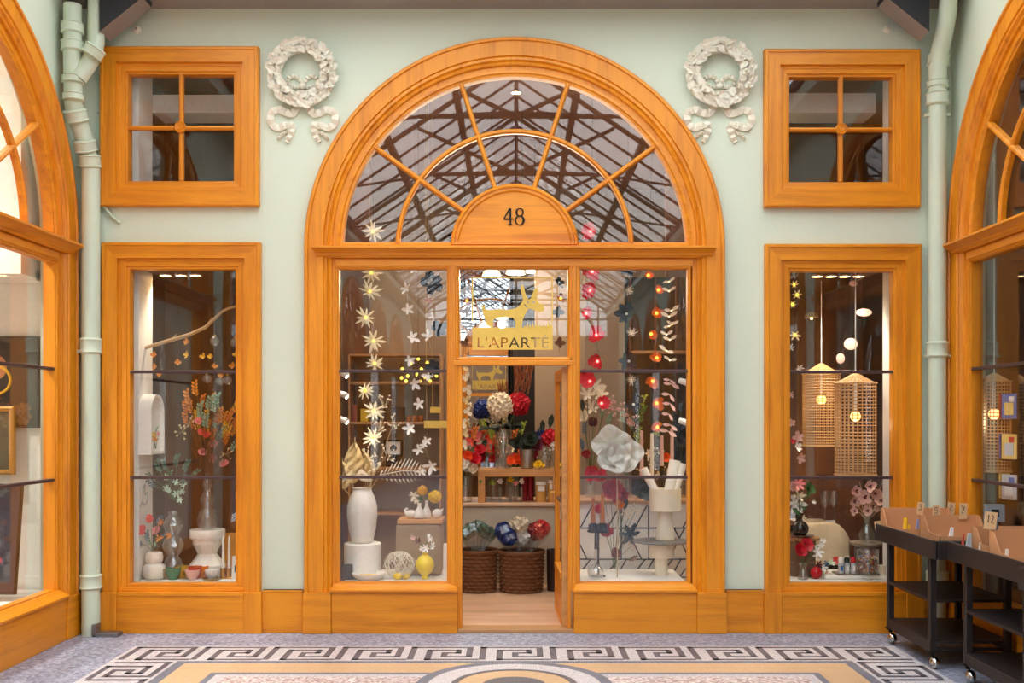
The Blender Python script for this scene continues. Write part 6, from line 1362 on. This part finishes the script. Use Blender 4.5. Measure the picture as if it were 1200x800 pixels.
bouquet('poppies', 'red poppies with white blossoms in the small clear vase', 'flowers', 941, onp(.24)-12, .24, [(-6, 24, 'rose', 'red', 9), (4, 26, 'rose', 'red', 9), (-8, 34, 'dot', 'plum', 6), (14, 22, 'star', 'white', 8), (18, 30, 'star', 'white', 5), (16, 16, 'star', 'white', 6), (24, 32, 'star', 'white', 4)], stem, C)
s = S(.27); q = MB(); q.sphere((0, 0, 7/s), 7/s, 18, 12); q.tube([(0, 0, 13/s), (0, 0, 15/s)], 1.5/s, 8); single(q, 'red_bauble', mat('red_lacquer', (186, 24, 36), .2), 'shiny red bauble at the front beside the small clear vase', 'bauble', at(956.5, .27))
bouquet('dried_blossoms', 'small white and violet dried blossoms lying beside the red bauble', 'flowers', 966, onp(.28), .28, [(-3, 6, 'dot', 'white', 6), (4, 5, 'dot', 'blush', 6), (-6, 16, 'star', 'plum', 5), (5, 16, 'star', 'blue', 5), (10, 18, 'star', 'mint', 5), (0, 12, 'star', 'white', 5)], stem, C)
y = .3; vessel(shell([(4, 0), (5, 1), (5.5, 13), (6, 15)], .7), 1032, onp(.3), .3, C['cream'], 'paper_cup', 'cream paper cup at the end of the platform near the carts', 'cup')

# ---------------------------------------------------------------- neighbouring shops
ye = .17
def picture(name, label, x0, x1, y0, y1, y, fr, fm, cm, motif=None):
    a, b_ = P(x0, y1, y), P(x1, y0, y); r = thing(name, label, 'picture', ((a.x+b_.x)/2, y, a.z)); w_, h_ = (b_.x-a.x)/2, b_.z-a.z
    q = MB(); q.loops(rect_loop(-w_, w_, 0, h_, [(0, .025), (0, -.012), (fr*.4, -.02), (fr, -.012), (fr, .01)]), True); q.build('frame', fm, r, bevel=.002)
    q = MB(); q.box(-w_+fr*.8, w_-fr*.8, 0, .012, fr*.8, h_-fr*.8); c = q.build('canvas', cm, r)
    if motif: motif(r, w_, h_)
    return r
def mo(r, w_, h_):
    q = MB(); q.sphere((w_*.05, 0, h_*.66), w_*.22, 20, 14, sc=(1, .06, 1.2)); q.build('painted_oval', mat('ochre_paint', (196, 132, 84), .6), r)
    q = MB(); q.torus((w_*.05, -.002, h_*.52), w_*.3, .012, 24, 6, 'y'); q.build('painted_arc', C['gold'], r)
    q = MB()
    for i in range(14): q.flower((w_*rng.uniform(-.1, .85), -.006, h_*rng.uniform(.05, .25)), (0, -1, 0), 6, .05, .04, .1, 0, rng, .5)
    q.build('painted_leaves', mat('muted_leaf_paint', (128, 96, 70), .7), r)
picture('painting', 'dark unframed painting on the white wall of the neighbouring shop', -60, 47, 394, 501, ye, .012, dark_iron, mat('umber_paint', (50, 42, 34), .5, 0, .3, 6), mo)
picture('painting', 'small gilt framed painting below the dark painting', -30, 17, 476, 556, ye-.1, .04, mat('gilt_frame', (168, 124, 62), .4, .5, .2, 40), mat('dim_landscape', (92, 82, 58), .6, 0, .5, 5))
def mo2(r, w_, h_):
    q = MB(); q.sphere((w_*.1, -.004, h_*.72), w_*.36, 18, 12, sc=(1, .05, 1.1)); q.build('printed_shape', mat('mauve_print', (150, 140, 190), .6), r)
    q = MB(); q.box(-w_*.6, w_*.6, -.006, 0, h_*.28, h_*.33); q.build('printed_band', C['crimson'], r)
r = picture('poster_board', 'tall dark poster board leaning in the neighbouring shop window', -70, 21, 594, 724, -.35, .01, black, mat('night_print', (44, 40, 52), .4, 0, .2, 4), mo2); r.rotation_euler = (math.radians(-8), 0, 0); r.location.x -= .02; r.location.z = .35
q = MB(); a, b_ = P(-60, 690, -.1), P(60, 660, -.1); q.box(-6, XL-.12, -.9, .19, 0.03, .30); o = tag(q.build('window_bench', white, None, (0, 0, 0), bevel=.006), 'low white display bench in the neighbouring shop window', 'bench')
q = MB(); q.box(-1, 0, -.12, .0, -.02, .06); 
r = thing('wall_shelf', 'white stepped ceiling box with pinkish light in the neighbouring shop', 'shelf', (XL-.25, -.0, P(0, 330, .1).z)); q.box(-1.2, .0, -.35, .19, 0, 1.2); q.build('board', white, r)
# banner strip with letters behind the side fanlight
r = thing('wall_banner', 'white banner with black letters behind the fanlight of the neighbouring shop', 'banner', P(-12, 236, -.25)); s = S(-.25)
q = MB(); q.box(-34/s, 17/s, 0, .004, 0, 106/s); q.build('cloth', white, r)
for i, ch in enumerate(('J', 'E', 'T', 'A', 'R', 'I')):
    ls = fit_glyphs(ch, 12.5/s, 16.5/s, (96-i*15-8)/s, (96-i*15)/s); flat(ls, .001, 'letter', black, r, (0, -.002, 0))
q = MB(); q.tube([(0, .002, 106/s), (0, .002, 4.79-r.location.z)], .003, 4); q.build('cord', cord_mat, r)
# postcard rack in the right-hand shop
def rack():
    y = -.55; s = S(y); p = P(1197, 640, y); r = thing('postcard_rack', 'wire postcard rack with coloured cards behind the arched window near the carts', 'rack', (p.x, y, .02)); top = P(0, 450, y).z-.02
    q = MB(); q.tube([(0, 0, 0), (0, 0, top)], .012, 8); q.build('pole', black, r)
    q = MB(); q.lathe([(0, 0), (.2, 0), (.2, .02), (0, .03)], n=24); q.build('base', black, r)
    cols = [(230, 230, 226), (206, 60, 52), (70, 110, 180), (236, 206, 120), (200, 206, 210)]
    for i, py in enumerate((492, 539, 586)):
        z = P(0, py, y).z-.02; q = MB()
        for k in range(4):
            a = k*PI/2+.5; c = Vector((.13*math.cos(a), .13*math.sin(a), z)); q.tube([(0, 0, z), c], .004, 5); q.tube([c+Vector((-.06*math.sin(a), .06*math.cos(a), 0)), c-Vector((-.06*math.sin(a), .06*math.cos(a), 0))], .004, 5)
        q.build('tier', black, r)
        for k in range(4):
            a = k*PI/2+.5; tdir = Vector((-math.sin(a), math.cos(a), 0)); nd = Vector((math.cos(a), math.sin(a), .15)); c = Vector((.135*math.cos(a), .135*math.sin(a), z+.10))
            q = MB(); q.obox(c, tdir*.06, nd.normalized()*.004, Vector((0, 0, .09))); cm = cols[(i+k) % 5]; tag_ = q.build('postcard', mat('card_stock_%d' % ((i+k) % 5), cm, .4), r)
            q = MB(); q.obox(c+nd*.006+Vector((0, 0, -.02)), tdir*.035, nd.normalized()*.002, Vector((0, 0, .045))); q.obox(c+nd*.006+tdir*.02+Vector((0, 0, .05)), tdir*.02, nd.normalized()*.002, Vector((0, 0, .02)), 1); q.build('printed_picture', [mat('card_stock_%d' % ((i+k+1) % 5), cols[(i+k+1) % 5], .4), mat('card_stock_%d' % ((i+k+3) % 5), cols[(i+k+3) % 5], .4)], tag_)
rack()
# ---------------------------------------------------------------- lamps of the shops
def downlight(px, y, label, e=14, z=None, x=None, col=(1, .86, .66)):
    p = P(px, 312, y); p.z = wz(310) if z is None else z
    if x is not None: p.x = x
    r = thing('downlight', label, 'lamp', p, 'ceiling downlights')
    q = MB(); q.lathe([(.05, 0), (.055, -.012), (.042, -.012), (.04, 0)], n=24); q.build('rim', white, r)
    q = MB(); q.lathe([(0, -.003), (.04, -.003)], n=20); q.build('lens', emis('lit_lens', (255, 236, 200), 9), r)
    light('SPOT', (0, 0, -.03), e, col, .04, r, spot_size=math.radians(110), spot_blend=.6)
for i, px in enumerate((194, 212, 229)): downlight(px, .55, 'round downlight above the branch display, %s from the drainpipe' % ORD[i], 20)
for i, px in enumerate((958, 974, 990, 1006)): downlight(px, .60, 'round downlight above the rattan lamps, %s from the arch' % ORD[i], 50)
hi = 4.79
for i, x in enumerate((-1.0, -.72, .75, 1.05)): downlight(0, 1.1, 'ceiling downlight high behind the fanlight, %s from the branch side' % ORD[i], 40, hi, x)
for i, (x, yy) in enumerate(((-.9, 1.5), (.0, 1.8), (.9, 1.5))): downlight(0, yy, 'ceiling downlight deeper inside the shop, %s from the branch side' % ORD[i], 130, hi, x)
for i, (x, yy) in enumerate(((-4.6, -.6), (-5.0, -1.2), (-4.8, -2.0))): downlight(0, yy, 'ceiling downlight in the neighbouring white shop, %s from its end wall' % ORD[i], 560, hi, x, (1, .95, .86))
downlight(0, -.7, 'ceiling downlight in the dark shop behind the postcard rack', 45, hi, 4.2)
